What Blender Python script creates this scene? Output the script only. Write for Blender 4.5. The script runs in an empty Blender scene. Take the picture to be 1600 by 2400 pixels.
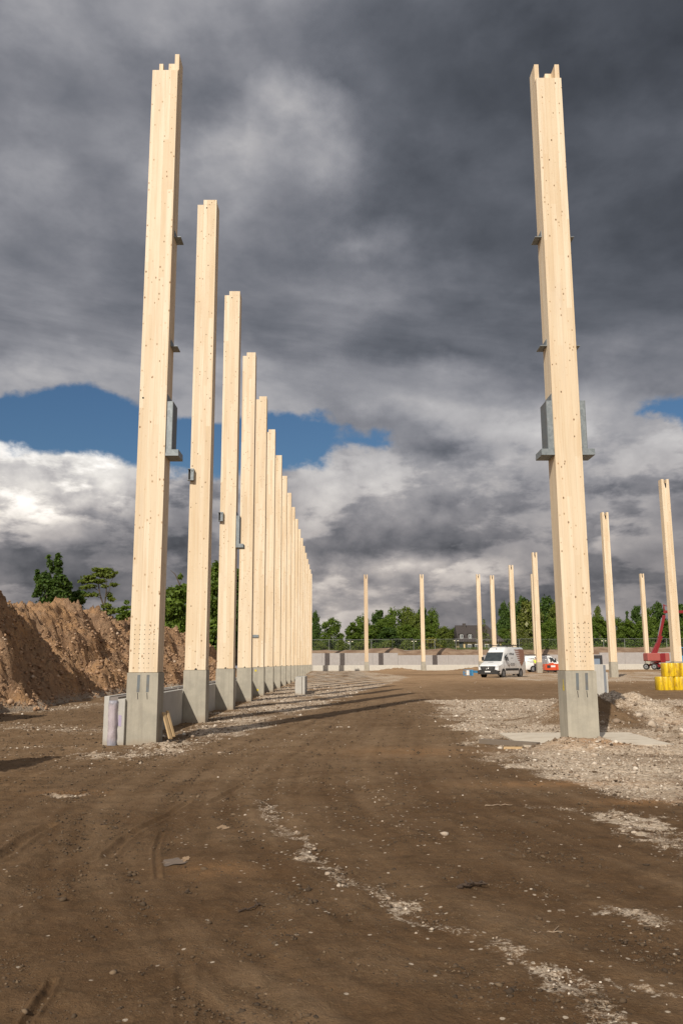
import bpy, bmesh, math, random
import numpy as np
from mathutils import Vector, Matrix

R = math.radians
S = bpy.context.scene
COL = S.collection
# ------------------------------------------------------------------ camera
FPX, PITCH, ROLL, YAW, EYE = 1974.8, 0.177896, 0.00429, 0.008535, 1.52
cam_d = bpy.data.cameras.new("camera")
cam = bpy.data.objects.new("camera", cam_d)
COL.objects.link(cam)
S.camera = cam
cam_d.sensor_fit = 'VERTICAL'
cam_d.sensor_height = 36.0
cam_d.lens = FPX * 36.0 / 2400.0
cam_d.clip_start = 0.1
cam_d.clip_end = 12000
fw = Vector((math.sin(YAW) * math.cos(PITCH), math.cos(YAW) * math.cos(PITCH), math.sin(PITCH)))
rt0 = Vector((math.cos(YAW), -math.sin(YAW), 0))
up0 = rt0.cross(fw)
rt = rt0 * math.cos(ROLL) - up0 * math.sin(ROLL)
up = (rt.cross(fw)).normalized()
M = Matrix((( rt.x, up.x, -fw.x, 0), (rt.y, up.y, -fw.y, 0), (rt.z, up.z, -fw.z, EYE), (0, 0, 0, 1)))
cam.matrix_world = M
S.render.resolution_x, S.render.resolution_y = 682, 1024

def ray(px, py):
    a, b = px - 800.0, 1200.0 - py
    return rt * a + up * b + fw * FPX
def at(px, py, Y):
    d = ray(px, py)
    return Vector((0, 0, EYE)) + d * (Y / d.y)
def gp(px, py, z=0.0):
    d = ray(px, py)
    return Vector((0, 0, EYE)) + d * ((z - EYE) / d.z)

# ------------------------------------------------------------------ world + sun
SUN_AZ, SUN_EL = 21.0, 36.0        # light travels towards +Y turned 21 deg to +X
S.view_settings.view_transform = 'Standard'
S.view_settings.look = 'None'
S.view_settings.exposure = 0.0
S.view_settings.gamma = 1.0
sun_d = bpy.data.lights.new("sun", 'SUN')
sun = bpy.data.objects.new("sun", sun_d)
COL.objects.link(sun)
sun_d.energy = 4.3
sun_d.angle = R(0.55)
sun_d.color = (1.0, 0.93, 0.82)
ld = Vector((math.sin(R(SUN_AZ)) * math.cos(R(SUN_EL)), math.cos(R(SUN_AZ)) * math.cos(R(SUN_EL)), -math.sin(R(SUN_EL))))
sun.rotation_euler = ld.to_track_quat('-Z', 'Y').to_euler()
sun.location = (-10, -20, 30)

class NT:
    """small helper for node trees"""
    def __init__(s, tree):
        s.t = tree; s.n = tree.nodes; s.l = tree.links
    def new(s, kind, **kw):
        n = s.n.new(kind)
        for k, v in kw.items():
            setattr(n, k, v)
        return n
    def put(s, sock, v):
        if isinstance(v, bpy.types.NodeSocket):
            s.l.new(v, sock)
        elif v is not None:
            if sock.type == 'RGBA' and not hasattr(v, '__len__'):
                v = (v, v, v, 1)
            elif sock.type == 'RGBA' and len(v) == 3:
                v = (*v, 1)
            sock.default_value = v
    def m(s, op, a, b=None, c=None, clamp=False):
        n = s.new('ShaderNodeMath', operation=op, use_clamp=clamp)
        s.put(n.inputs[0], a)
        if b is not None: s.put(n.inputs[1], b)
        if c is not None: s.put(n.inputs[2], c)
        return n.outputs[0]
    def vm(s, op, a, b=None, out=0):
        n = s.new('ShaderNodeVectorMath', operation=op)
        s.put(n.inputs[0], a)
        if b is not None:
            if op == 'SCALE': s.put(n.inputs[3], b)
            else: s.put(n.inputs[1], b)
        return n.outputs[out]
    def mix(s, f, a, b, mode='MIX'):
        n = s.new('ShaderNodeMix', data_type='RGBA', blend_type=mode)
        s.put(n.inputs[0], f); s.put(n.inputs[6], a); s.put(n.inputs[7], b)
        return n.outputs[2]
    def sstep(s, v, a, b, to0=0.0, to1=1.0):
        n = s.new('ShaderNodeMapRange', interpolation_type='SMOOTHSTEP')
        s.put(n.inputs[0], v); s.put(n.inputs[1], a); s.put(n.inputs[2], b)
        s.put(n.inputs[3], to0); s.put(n.inputs[4], to1)
        return n.outputs[0]
    def lin(s, v, a, b, to0=0.0, to1=1.0):
        n = s.new('ShaderNodeMapRange')
        s.put(n.inputs[0], v); s.put(n.inputs[1], a); s.put(n.inputs[2], b)
        s.put(n.inputs[3], to0); s.put(n.inputs[4], to1)
        return n.outputs[0]
    def noise(s, vec, scale, detail=4, rough=0.5, dist=0.0, out=0):
        n = s.new('ShaderNodeTexNoise')
        if vec is not None: s.put(n.inputs['Vector'], vec)
        s.put(n.inputs['Scale'], scale); n.inputs['Detail'].default_value = detail
        n.inputs['Roughness'].default_value = rough; n.inputs['Distortion'].default_value = dist
        return n.outputs[out]
    def voro(s, vec, scale, feature='F1', rnd=1.0, out='Distance'):
        n = s.new('ShaderNodeTexVoronoi', feature=feature)
        if vec is not None: s.put(n.inputs['Vector'], vec)
        n.inputs['Scale'].default_value = scale; n.inputs['Randomness'].default_value = rnd
        return n.outputs[out]
    def mapping(s, vec, loc=(0, 0, 0), scale=(1, 1, 1), rot=(0, 0, 0)):
        n = s.new('ShaderNodeMapping')
        s.put(n.inputs[0], vec); n.inputs[1].default_value = loc
        n.inputs[2].default_value = rot; n.inputs[3].default_value = scale
        return n.outputs[0]
    def sep(s, v):
        n = s.new('ShaderNodeSeparateXYZ'); s.put(n.inputs[0], v); return n.outputs
    def comb(s, x, y, z):
        n = s.new('ShaderNodeCombineXYZ')
        for i, v in enumerate((x, y, z)): s.put(n.inputs[i], v)
        return n.outputs[0]
    def ramp(s, f, stops, interp='LINEAR'):
        n = s.new('ShaderNodeValToRGB'); s.put(n.inputs[0], f)
        r = n.color_ramp; r.interpolation = interp
        while len(r.elements) < len(stops): r.elements.new(0.5)
        for e, (p, c) in zip(r.elements, stops):
            e.position = p; e.color = (*c, 1) if len(c) == 3 else c
        return n.outputs[0]
def s2l(v):
    v /= 255.0
    return v / 12.92 if v <= 0.04045 else ((v + 0.055) / 1.055) ** 2.4

world = bpy.data.worlds.new("World")
S.world = world
world.use_nodes = True
w = NT(world.node_tree)
w.n.clear()
XS = [0, 130, 260, 400, 520, 640, 760, 880, 1000, 1130, 1260, 1400, 1500, 1600]
SKY = {   # broad brightness of the cloud deck, by direction
 0:    [152, 132, 125, 150, 134, 120, 115, 106, 100, 94, 84, 75, 70, 76],
 60:   [144, 127, 112, 128, 126, 118, 112, 101, 95, 90, 78, 71, 60, 64],
 120:  [132, 126, 121, 108, 120, 112, 104, 97, 90, 83, 77, 73, 66, 64],
 200:  [125, 111, 112, 102, 120, 107, 97, 97, 83, 75, 75, 73, 73, 69],
 280:  [142, 111, 109, 118, 156, 146, 138, 108, 87, 75, 73, 73, 81, 75],
 340:  [132, 111, 111, 142, 178, 172, 162, 105, 84, 80, 80, 78, 92, 88],
 400:  [121, 109, 114, 154, 152, 142, 152, 110, 84, 89, 80, 75, 80, 77],
 460:  [140, 132, 117, 130, 137, 125, 122, 108, 88, 85, 82, 80, 77, 80],
 520:  [137, 129, 114, 118, 120, 114, 114, 107, 92, 81, 82, 82, 75, 82],
 580:  [128, 120, 107, 115, 114, 112, 114, 142, 100, 83, 83, 92, 75, 75],
 640:  [120, 111, 107, 111, 111, 111, 111, 112, 98, 91, 83, 83, 77, 77],
 700:  [119, 126, 114, 109, 112, 112, 119, 127, 105, 106, 92, 77, 80, 82],
 760:  [122, 119, 113, 109, 111, 109, 114, 99, 100, 94, 88, 79, 88, 96],
 820:  [118, 146, 142, 150, 140, 136, 117, 107, 90, 100, 90, 101, 106, 116],
 870:  [166, 167, 162, 150, 150, 151, 136, 125, 146, 126, 110, 126, 121, 115],
 910:  [150, 150, 150, 145, 150, 146, 136, 131, 136, 126, 120, 132, 125, 120],
 950:  [150, 150, 150, 145, 145, 145, 126, 142, 152, 151, 151, 168, 150, 135],
 1000: [212, 210, 205, 185, 150, 140, 126, 119, 128, 152, 152, 151, 152, 152],
 1040: [218, 214, 208, 185, 160, 140, 140, 136, 108, 113, 140, 135, 152, 163],
 1080: [208, 202, 216, 200, 170, 150, 152, 152, 162, 150, 134, 140, 152, 158],
 1130: [200, 224, 230, 172, 150, 140, 162, 162, 151, 128, 118, 130, 141, 138],
 1180: [222, 228, 195, 126, 127, 129, 152, 151, 139, 122, 116, 123, 122, 95],
 1230: [138, 126, 112, 98, 116, 123, 145, 126, 109, 109, 116, 159, 133, 109],
 1280: [93, 93, 96, 98, 118, 124, 128, 122, 122, 119, 116, 127, 122, 105],
 1330: [116, 104, 116, 120, 124, 130, 164, 181, 192, 176, 128, 112, 106, 101],
 1380: [120, 115, 109, 109, 121, 122, 157, 141, 144, 145, 125, 114, 108, 106],
 1430: [108, 106, 104, 106, 118, 121, 145, 125, 125, 127, 119, 114, 113, 108],
 1550: [106, 106, 104, 106, 118, 121, 134, 125, 123, 125, 119, 114, 113, 108]}
# where the deck opens to blue, for each column of XS: (top, bottom) rows
GAP = [(920, 1034), (912, 1046), (904, 1060), (925, 1088), (935, 1104), (935, 1094), (980, 1066), (1018, 1060), None, None, None, None, (928, 985), (900, 1012)]
rows = sorted(SKY)
def sky_lum(px, py):
    c = np.interp(px, XS, range(len(XS)))
    i = int(min(len(XS) - 2, max(0, math.floor(c)))); f = c - i
    col = lambda k: np.interp(py, rows, [SKY[r][k] for r in rows])
    return col(i) * (1 - f) + col(i + 1) * f
def sky_gap(k, py):
    g = GAP[k]
    if g is None: return 1.0
    mid, h = (g[0] + g[1]) / 2, (g[1] - g[0]) / 2
    return min(1.0, max(0.0, 0.5 + (abs(py - mid) - h) / 110.0))
def px_of(d):
    q = d.dot(fw)
    return 800 + FPX * d.dot(rt) / q, 1200 - FPX * d.dot(up) / q
tc = w.new('ShaderNodeTexCoord').outputs['Generated']
dx, dy, dz = w.sep(tc)[:]
az0 = w.m('ARCTAN2', dx, dy)
el0 = w.m('ARCSINE', dz)
plane = w.comb(dx, w.m('MULTIPLY', dy, 0.7), w.m('ADD', w.m('MULTIPLY', dz, 1.05), w.m('MULTIPLY', w.m('SUBTRACT', 1.0, w.m('EXPONENT', w.m('MULTIPLY', dz, -4.0))), 0.22)))
wrp = w.sep(w.noise(plane, 5.5, 7, 0.56, 0.0, out=1))
az = w.m('ADD', az0, w.m('MULTIPLY', w.m('SUBTRACT', wrp[0], 0.5), 0.20))
el = w.m('ADD', el0, w.m('MULTIPLY', w.m('SUBTRACT', wrp[1], 0.5), w.lin(el0, 0.05, 0.5, 0.08, 0.17)))
ELMAX = 0.80
elf = w.m('DIVIDE', el, ELMAX)
els = [math.atan2(*(lambda d: (d.z, math.hypot(d.x, d.y)))(ray(800, r))) for r in rows]
acc = None
azs = [math.atan2(ray(x, 900).x, ray(x, 900).y) for x in XS]
for k in range(len(XS)):
    stops = []
    for e in sorted(els):
        d = Vector((math.sin(azs[k]) * math.cos(e), math.cos(azs[k]) * math.cos(e), math.sin(e)))
        px, py = px_of(d)
        L = sky_lum(min(1600, max(0, px)), min(1550, max(0, py)))
        stops.append((min(1.0, max(0.0, e / ELMAX)), (s2l(float(L)), float(sky_gap(k, py)), 0.0)))
    o = w.ramp(elf, stops)
    if acc is None: acc = o
    else: acc = w.mix(w.m('DIVIDE', w.m('SUBTRACT', az, azs[k - 1]), azs[k] - azs[k - 1], clamp=True), acc, o)
lum, cov, _ = w.sep(acc)[:]
tilt = w.mapping(plane, rot=(0, R(28), 0), scale=(1.0, 1.0, 1.45))     # high streaks climb to the right
n1 = w.noise(w.mix(w.sstep(el0, 0.30, 0.45), plane, tilt), 7.0, 9, 0.56, 0.1)
n2 = w.noise(w.mapping(plane, loc=(3.1, 7.7, 1.3)), 19.0, 9, 0.62, 0.12)
def puffs(scale, loc, rnd=1.0):
    n = w.new('ShaderNodeTexVoronoi', feature='SMOOTH_F1')
    j = w.noise(w.mapping(plane, loc=loc), scale * 1.3, 5, 0.6, out=1)
    w.put(n.inputs['Vector'], w.vm('ADD', w.mapping(plane, loc=loc), w.vm('SCALE', w.vm('SUBTRACT', j, (0.5, 0.5, 0.5)), 1.1 / scale)))
    n.inputs['Scale'].default_value = scale; n.inputs['Smoothness'].default_value = 0.18
    return n.outputs['Distance']
puff = w.m('ADD', w.m('MULTIPLY', puffs(16, (9.1, 2.7, 4.0)), 0.65), w.m('MULTIPLY', puffs(38, (1.1, 5.7, 2.0)), 0.35))
low = w.sstep(el0, 0.36, 0.16)                     # nearer the horizon the clouds look crisper
amp1 = w.m('ADD', 0.98, w.m('MULTIPLY', low, 0.35))
mod = w.m('ADD', 1.0, w.m('ADD', w.m('MULTIPLY', w.m('SUBTRACT', n1, 0.5), amp1),
     w.m('MULTIPLY', w.m('SUBTRACT', n2, 0.5), w.m('ADD', 0.30, w.m('MULTIPLY', low, 0.30)))))
flatc = w.mapping(plane, loc=(5.2, 1.1, 0.4), scale=(1.0, 1.0, 1.6))
lit = w.sstep(w.noise(flatc, 8.0, 11, 0.58, 0.06), 0.455, 0.565)                  # sunlit tops standing out from grey bases
lit2 = w.sstep(w.noise(w.mapping(plane, loc=(2.2, 8.1, 3.4), rot=(0, R(32), 0), scale=(1, 1, 1.8)), 5.5, 9, 0.56, 0.08), 0.42, 0.68)
mod = w.m('ADD', mod, w.m('MULTIPLY', w.m('SUBTRACT', lit, 0.42), w.m('MULTIPLY', low, 0.50)))
mod = w.m('ADD', mod, w.m('MULTIPLY', w.m('SUBTRACT', lit2, 0.45), w.m('MULTIPLY', w.m('SUBTRACT', 1.0, low), 0.30)))
mod = w.m('SUBTRACT', mod, w.m('MULTIPLY', w.m('SUBTRACT', puff, 0.36), w.m('ADD', 0.12, w.m('MULTIPLY', low, 0.62))))
back = w.sstep(dy, 0.25, -0.5)
high = w.sstep(el0, 0.75, 1.2)
lum = w.mix(w.m('MAXIMUM', back, w.m('MULTIPLY', high, 0.5)), lum, (0.42, 0.42, 0.42))
lum = w.m('MULTIPLY', w.m('MULTIPLY', lum, w.m('ADD', 1.26, w.m('MULTIPLY', low, 0.22))), w.m('MAXIMUM', mod, 0.25))
tint = w.ramp(lum, [(0.0, (0.84, 0.97, 1.22)), (0.10, (0.89, 0.975, 1.17)), (0.22, (0.95, 0.975, 1.10)), (0.42, (1.0, 0.985, 1.02)), (0.75, (1.02, 1.0, 0.97))])
warm = w.mix(w.sstep(el0, 0.30, 0.05), (1, 1, 1), (1.07, 0.985, 0.90))
ccol = w.mix(1.0, w.mix(1.0, tint, warm, 'MULTIPLY'), w.comb(lum, lum, lum), 'MULTIPLY')
ccol = w.vm('SCALE', ccol, 10.0)
cedge = w.m('ADD', cov, w.m('ADD', w.m('MULTIPLY', w.m('SUBTRACT', n1, 0.5), 0.55), w.m('MULTIPLY', w.m('SUBTRACT', n2, 0.5), 0.55)))
cmask = w.sstep(cedge, 0.36, 0.60)
sky = w.new('ShaderNodeTexSky', sky_type='NISHITA', sun_disc=False)
sky.sun_elevation = R(SUN_EL)
sky.sun_rotation = math.atan2(-ld.x, -ld.y)
sky.air_density = 1.3; sky.dust_density = 0.6; sky.ozone_density = 3.0
blue = w.mix(1.0, sky.outputs[0], (0.36, 0.47, 0.58), 'MULTIPLY')
fin = w.mix(cmask, blue, ccol)
bg = w.new('ShaderNodeBackground'); bg.inputs[1].default_value = 0.1
w.put(bg.inputs[0], fin)
wo = w.new('ShaderNodeOutputWorld'); w.l.new(bg.outputs[0], wo.inputs[0])

S.cycles.use_denoising = True
S.cycles.max_bounces = 5
S.cycles.diffuse_bounces = 3
S.cycles.transparent_max_bounces = 8
S.cycles.use_adaptive_sampling = True
S.cycles.adaptive_threshold = 0.01

# ------------------------------------------------------------------ mesh helpers
def tag(o, label=None, cat=None, group=None, kind=None):
    if cat and not kind: kind = 'thing'
    if label: o['label'] = label
    if cat: o['category'] = cat
    if group: o['group'] = group
    if kind: o['kind'] = kind
    return o
def thing(name, label, cat, loc=(0, 0, 0), rz=0.0, group=None):
    o = bpy.data.objects.new(name, None); COL.objects.link(o)
    o.empty_display_size = 0.2
    o.location = loc; o.rotation_euler = (0, 0, rz)
    return tag(o, label, cat, group)
def copy_tree(o, parent=None):
    c = o.copy(); COL.objects.link(c)
    if parent is not None: c.parent = parent
    for ch in list(o.children): copy_tree(ch, c)
    return c
class MB:
    def __init__(s): s.v = []; s.f = []; s.m = []; s.sm = []
    def add(s, vs, fs, mat=0, smooth=False):
        b = len(s.v); s.v += [tuple(v) for v in vs]
        for f in fs: s.f.append(tuple(b + i for i in f)); s.m.append(mat); s.sm.append(smooth)
    def box(s, x0, x1, y0, y1, z0, z1, mat=0, skip=()):
        vs = [(x0, y0, z0), (x1, y0, z0), (x1, y1, z0), (x0, y1, z0), (x0, y0, z1), (x1, y0, z1), (x1, y1, z1), (x0, y1, z1)]
        fs = dict(b=(0, 3, 2, 1), t=(4, 5, 6, 7), f=(0, 1, 5, 4), r=(1, 2, 6, 5), k=(2, 3, 7, 6), l=(3, 0, 4, 7))
        s.add(vs, [q for k, q in fs.items() if k not in skip], mat)
    def obox(s, c, dx, dy, dz, mat=0):   # centre + three half vectors
        c, dx, dy, dz = map(Vector, (c, dx, dy, dz))
        vs = [c - dx - dy - dz, c + dx - dy - dz, c + dx + dy - dz, c - dx + dy - dz, c - dx - dy + dz, c + dx - dy + dz, c + dx + dy + dz, c - dx + dy + dz]
        s.add(vs, [(0, 3, 2, 1), (4, 5, 6, 7), (0, 1, 5, 4), (1, 2, 6, 5), (2, 3, 7, 6), (3, 0, 4, 7)], mat)
    def beam(s, a, b, wd, ht, mat=0):
        a, b = Vector(a), Vector(b); d = (b - a); l = d.length; d.normalize()
        u = d.cross(Vector((0, 0, 1)))
        if u.length < 1e-3: u = Vector((1, 0, 0))
        u.normalize(); v = u.cross(d)
        s.obox((a + b) / 2, d * l / 2, u * wd / 2, v * ht / 2, mat)
    def tube(s, a, b, r0, r1=None, n=8, mat=0, caps=True, smooth=True):
        r1 = r0 if r1 is None else r1
        a, b = Vector(a), Vector(b); d = (b - a).normalized()
        u = d.orthogonal().normalized(); v = d.cross(u)
        vs = []
        for c, r in ((a, r0), (b, r1)):
            for i in range(n):
                t = 2 * math.pi * i / n
                vs.append(c + u * (r * math.cos(t)) + v * (r * math.sin(t)))
        s.add(vs, [(i, (i + 1) % n, n + (i + 1) % n, n + i) for i in range(n)], mat, smooth)
        if caps:
            s.add(vs[:n], [tuple(range(n))[::-1]], mat); s.add(vs[n:], [tuple(range(n))], mat)
    def disc(s, c, nrm, r, n=8, mat=0):
        c = Vector(c); d = Vector(nrm).normalized(); u = d.orthogonal().normalized(); v = d.cross(u)
        s.add([c + u * (r * math.cos(2 * math.pi * i / n)) + v * (r * math.sin(2 * math.pi * i / n)) for i in range(n)], [tuple(range(n))], mat)
    def ell(s, c, rx, ry, rz, n=10, k=6, mat=0):
        vs = []; 
        for j in range(k + 1):
            p = math.pi * j / k
            for i in range(n):
                t = 2 * math.pi * i / n
                vs.append((c[0] + rx * math.sin(p) * math.cos(t), c[1] + ry * math.sin(p) * math.sin(t), c[2] + rz * math.cos(p)))
        s.add(vs, [(j * n + i, (j + 1) * n + i, (j + 1) * n + (i + 1) % n, j * n + (i + 1) % n) for j in range(k) for i in range(n)], mat, True)
    def prism(s, poly, axis, a0, a1, mat=0, smooth=False):
        """poly of 2d points swept along axis 'x','y' or 'z'"""
        def P(p, a):
            return {'x': (a, p[0], p[1]), 'y': (p[0], a, p[1]), 'z': (p[0], p[1], a)}[axis]
        n = len(poly)
        vs = [P(p, a0) for p in poly] + [P(p, a1) for p in poly]
        s.add(vs, [(i, (i + 1) % n, n + (i + 1) % n, n + i) for i in range(n)], mat, smooth)
        s.add(vs[:n], [tuple(range(n))[::-1]], mat); s.add(vs[n:], [tuple(range(n))], mat)
    def build(s, name, mats, parent=None, bevel=0.0, fix=True):
        me = bpy.data.meshes.new(name)
        me.from_pydata(s.v, [], s.f)
        for m in (mats if isinstance(mats, (list, tuple)) else [mats]): me.materials.append(m)
        me.polygons.foreach_set('material_index', s.m)
        me.polygons.foreach_set('use_smooth', s.sm)
        if fix:
            bm = bmesh.new(); bm.from_mesh(me)
            bmesh.ops.recalc_face_normals(bm, faces=bm.faces)
            bm.to_mesh(me); bm.free()
        o = bpy.data.objects.new(name, me); COL.objects.link(o)
        if parent is not None: o.parent = parent
        if bevel:
            b = o.modifiers.new('bevel', 'BEVEL'); b.width = bevel; b.segments = 2; b.limit_method = 'ANGLE'; b.angle_limit = R(40)
        return o
def np_mesh(name, V, F, mats, parent=None, smooth=False, attrs=None):
    """V (n,3), F (m,k) fixed k"""
    me = bpy.data.meshes.new(name)
    n, m, k = len(V), len(F), F.shape[1]
    me.vertices.add(n); me.vertices.foreach_set('co', np.ascontiguousarray(V, dtype=np.float32).ravel())
    me.loops.add(m * k); me.loops.foreach_set('vertex_index', np.ascontiguousarray(F, dtype=np.int32).ravel())
    me.polygons.add(m); me.polygons.foreach_set('loop_start', np.arange(0, m * k, k, dtype=np.int32))
    if smooth: me.polygons.foreach_set('use_smooth', np.ones(m, dtype=bool))
    for a, (dom, val) in (attrs or {}).items():
        at_ = me.attributes.new(a, 'FLOAT', dom); at_.data.foreach_set('value', np.ascontiguousarray(val, dtype=np.float32))
    for mm in (mats if isinstance(mats, (list, tuple)) else [mats]): me.materials.append(mm)
    me.update(calc_edges=True); me.validate()
    o = bpy.data.objects.new(name, me); COL.objects.link(o)
    if parent is not None: o.parent = parent
    return o
# value-gradient noise in numpy
_rs = np.random.RandomState(7)
_G = _rs.uniform(0, 2 * np.pi, (256, 256)); _GX, _GY = np.cos(_G), np.sin(_G)
def pn(x, y):
    xi = np.floor(x).astype(np.int64); yi = np.floor(y).astype(np.int64)
    xf, yf = x - xi, y - yi
    u = xf * xf * xf * (xf * (xf * 6 - 15) + 10); v = yf * yf * yf * (yf * (yf * 6 - 15) + 10)
    def g(i, j, a, b):
        ii, jj = (xi + i) & 255, (yi + j) & 255
        return _GX[ii, jj] * a + _GY[ii, jj] * b
    return ((g(0, 0, xf, yf) * (1 - u) + g(1, 0, xf - 1, yf) * u) * (1 - v) + (g(0, 1, xf, yf - 1) * (1 - u) + g(1, 1, xf - 1, yf - 1) * u) * v) * 1.5
def fbm(x, y, oct=4, gain=0.5, lac=2.03):
    s, a = 0, 1.0
    for i in range(oct):
        s = s + a * pn(x + 17.3 * i, y - 9.1 * i); x, y, a = x * lac, y * lac, a * gain
    return s
def sm(x, a, b):
    t = np.clip((x - a) / (b - a), 0, 1); return t * t * (3 - 2 * t)

# ------------------------------------------------------------------ materials
def mat(name, build_fn):
    m = bpy.data.materials.new(name); m.use_nodes = True
    t = NT(m.node_tree); t.n.clear()
    b = t.new('ShaderNodeBsdfPrincipled'); o = t.new('ShaderNodeOutputMaterial')
    t.l.new(b.outputs[0], o.inputs[0])
    build_fn(t, b)
    return m
def bump(t, b, h, strength=0.5, dist=0.02):
    n = t.new('ShaderNodeBump'); n.inputs['Strength'].default_value = strength; n.inputs['Distance'].default_value = dist
    t.put(n.inputs['Height'], h); t.l.new(n.outputs[0], b.inputs['Normal'])
def plain(name, col, rough=0.6, metal=0.0, dirt=0.25, scale=6.0, coat=0.0, dirtcol=(0.16, 0.12, 0.08)):
    def f(t, b):
        g = t.new('ShaderNodeTexCoord').outputs['Object']
        n = t.noise(g, scale, 6, 0.62)
        c = t.mix(t.m('MULTIPLY', t.sstep(n, 0.42, 0.75), dirt), col, dirtcol)
        c = t.mix(t.m('MULTIPLY', t.noise(g, scale * 5, 3, 0.6), 0.18), c, tuple(v * 0.75 for v in col))
        t.put(b.inputs['Base Color'], c)
        b.inputs['Roughness'].default_value = rough; b.inputs['Metallic'].default_value = metal
        b.inputs['Coat Weight'].default_value = coat
        bump(t, b, n, 0.15, 0.004)
    return mat(name, f)

def f_wood(t, b):
    g = t.new('ShaderNodeTexCoord').outputs['Object']
    oi = t.new('ShaderNodeObjectInfo')
    off = t.comb(t.m('MULTIPLY', oi.outputs['Random'], 13.7), t.m('MULTIPLY', oi.outputs['Random'], 7.1), t.m('MULTIPLY', oi.outputs['Random'], 91.0))
    p = t.vm('ADD', g, off)
    grain = t.noise(t.mapping(p, scale=(19, 19, 0.55)), 1.0, 6, 0.62, 0.6)
    fine = t.noise(t.mapping(p, scale=(95, 95, 1.3)), 1.0, 3, 0.6)
    x, y, z = t.sep(p)[:]
    # glued boards: each strip has its own tone, boards end at finger joints
    sx = t.m('FLOOR', t.m('MULTIPLY', x, 8.93)); sy = t.m('FLOOR', t.m('MULTIPLY', y, 8.93))
    wn = t.new('ShaderNodeTexWhiteNoise', noise_dimensions='3D')
    zz = t.m('FLOOR', t.m('ADD', t.m('MULTIPLY', z, 0.31), t.m('MULTIPLY', t.m('ADD', sx, sy), 0.37)))
    t.put(wn.inputs['Vector'], t.comb(sx, sy, zz))
    tone = wn.outputs['Value']
    c = t.mix(tone, (0.64, 0.495, 0.325), (0.78, 0.665, 0.505))
    c = t.mix(t.m('MULTIPLY', t.sstep(grain, 0.40, 0.68), 0.55), c, (0.61, 0.435, 0.26))
    c = t.mix(t.m('MULTIPLY', t.sstep(fine, 0.5, 0.75), 0.25), c, (0.58, 0.41, 0.25))
    c = t.mix(t.m('MULTIPLY', t.sstep(t.noise(t.mapping(p, scale=(3, 3, 0.5)), 1.0, 3, 0.5), 0.35, 0.7), 0.35), c, (0.79, 0.66, 0.48))
    gl = t.m('FRACT', t.m('MULTIPLY', x, 8.93)); gl2 = t.m('FRACT', t.m('MULTIPLY', y, 8.93))
    line = t.m('MAXIMUM', t.m('LESS_THAN', gl, 0.03), t.m('LESS_THAN', gl2, 0.03))
    c = t.mix(t.m('MULTIPLY', line, 0.38), c, (0.36, 0.22, 0.11))
    # broad weather stains drifting down the shaft
    st_ = t.noise(t.mapping(p, scale=(2.2, 2.2, 0.35)), 1.0, 5, 0.6, 0.8)
    c = t.mix(t.m('MULTIPLY', t.sstep(st_, 0.52, 0.72), 0.30), c, (0.56, 0.45, 0.34))
    # knots
    v = t.new('ShaderNodeTexVoronoi', feature='F1')
    t.put(v.inputs['Vector'], t.mapping(p, scale=(13.5, 13.5, 8.5))); v.inputs['Scale'].default_value = 1.0
    kr = t.sep(v.outputs['Color'])
    rad = t.m('MULTIPLY', t.sstep(kr[0], 0.30, 1.0), 0.20)
    kn = t.sstep(t.m('SUBTRACT', v.outputs['Distance'], rad), 0.035, -0.03)
    kn = t.m('MULTIPLY', kn, t.m('GREATER_THAN', kr[0], 0.34))
    halo = t.sstep(t.m('SUBTRACT', v.outputs['Distance'], rad), 0.16, 0.0)
    halo = t.m('MULTIPLY', halo, t.m('GREATER_THAN', kr[0], 0.34))
    c = t.mix(t.m('MULTIPLY', halo, 0.35), c, (0.62, 0.40, 0.20))
    c = t.mix(t.m('MULTIPLY', kn, t.m('ADD', 0.45, t.m('MULTIPLY', kr[2], 0.5))), c, t.mix(kr[1], (0.07, 0.035, 0.02), (0.33, 0.17, 0.075)))
    t.put(b.inputs['Base Color'], c); b.inputs['Roughness'].default_value = 0.62
    b.inputs['Specular IOR Level'].default_value = 0.3
    bump(t, b, t.m('ADD', grain, t.m('MULTIPLY', kn, -1.5)), 0.12, 0.004)
WOOD = mat('glulam_timber', f_wood)
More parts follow.
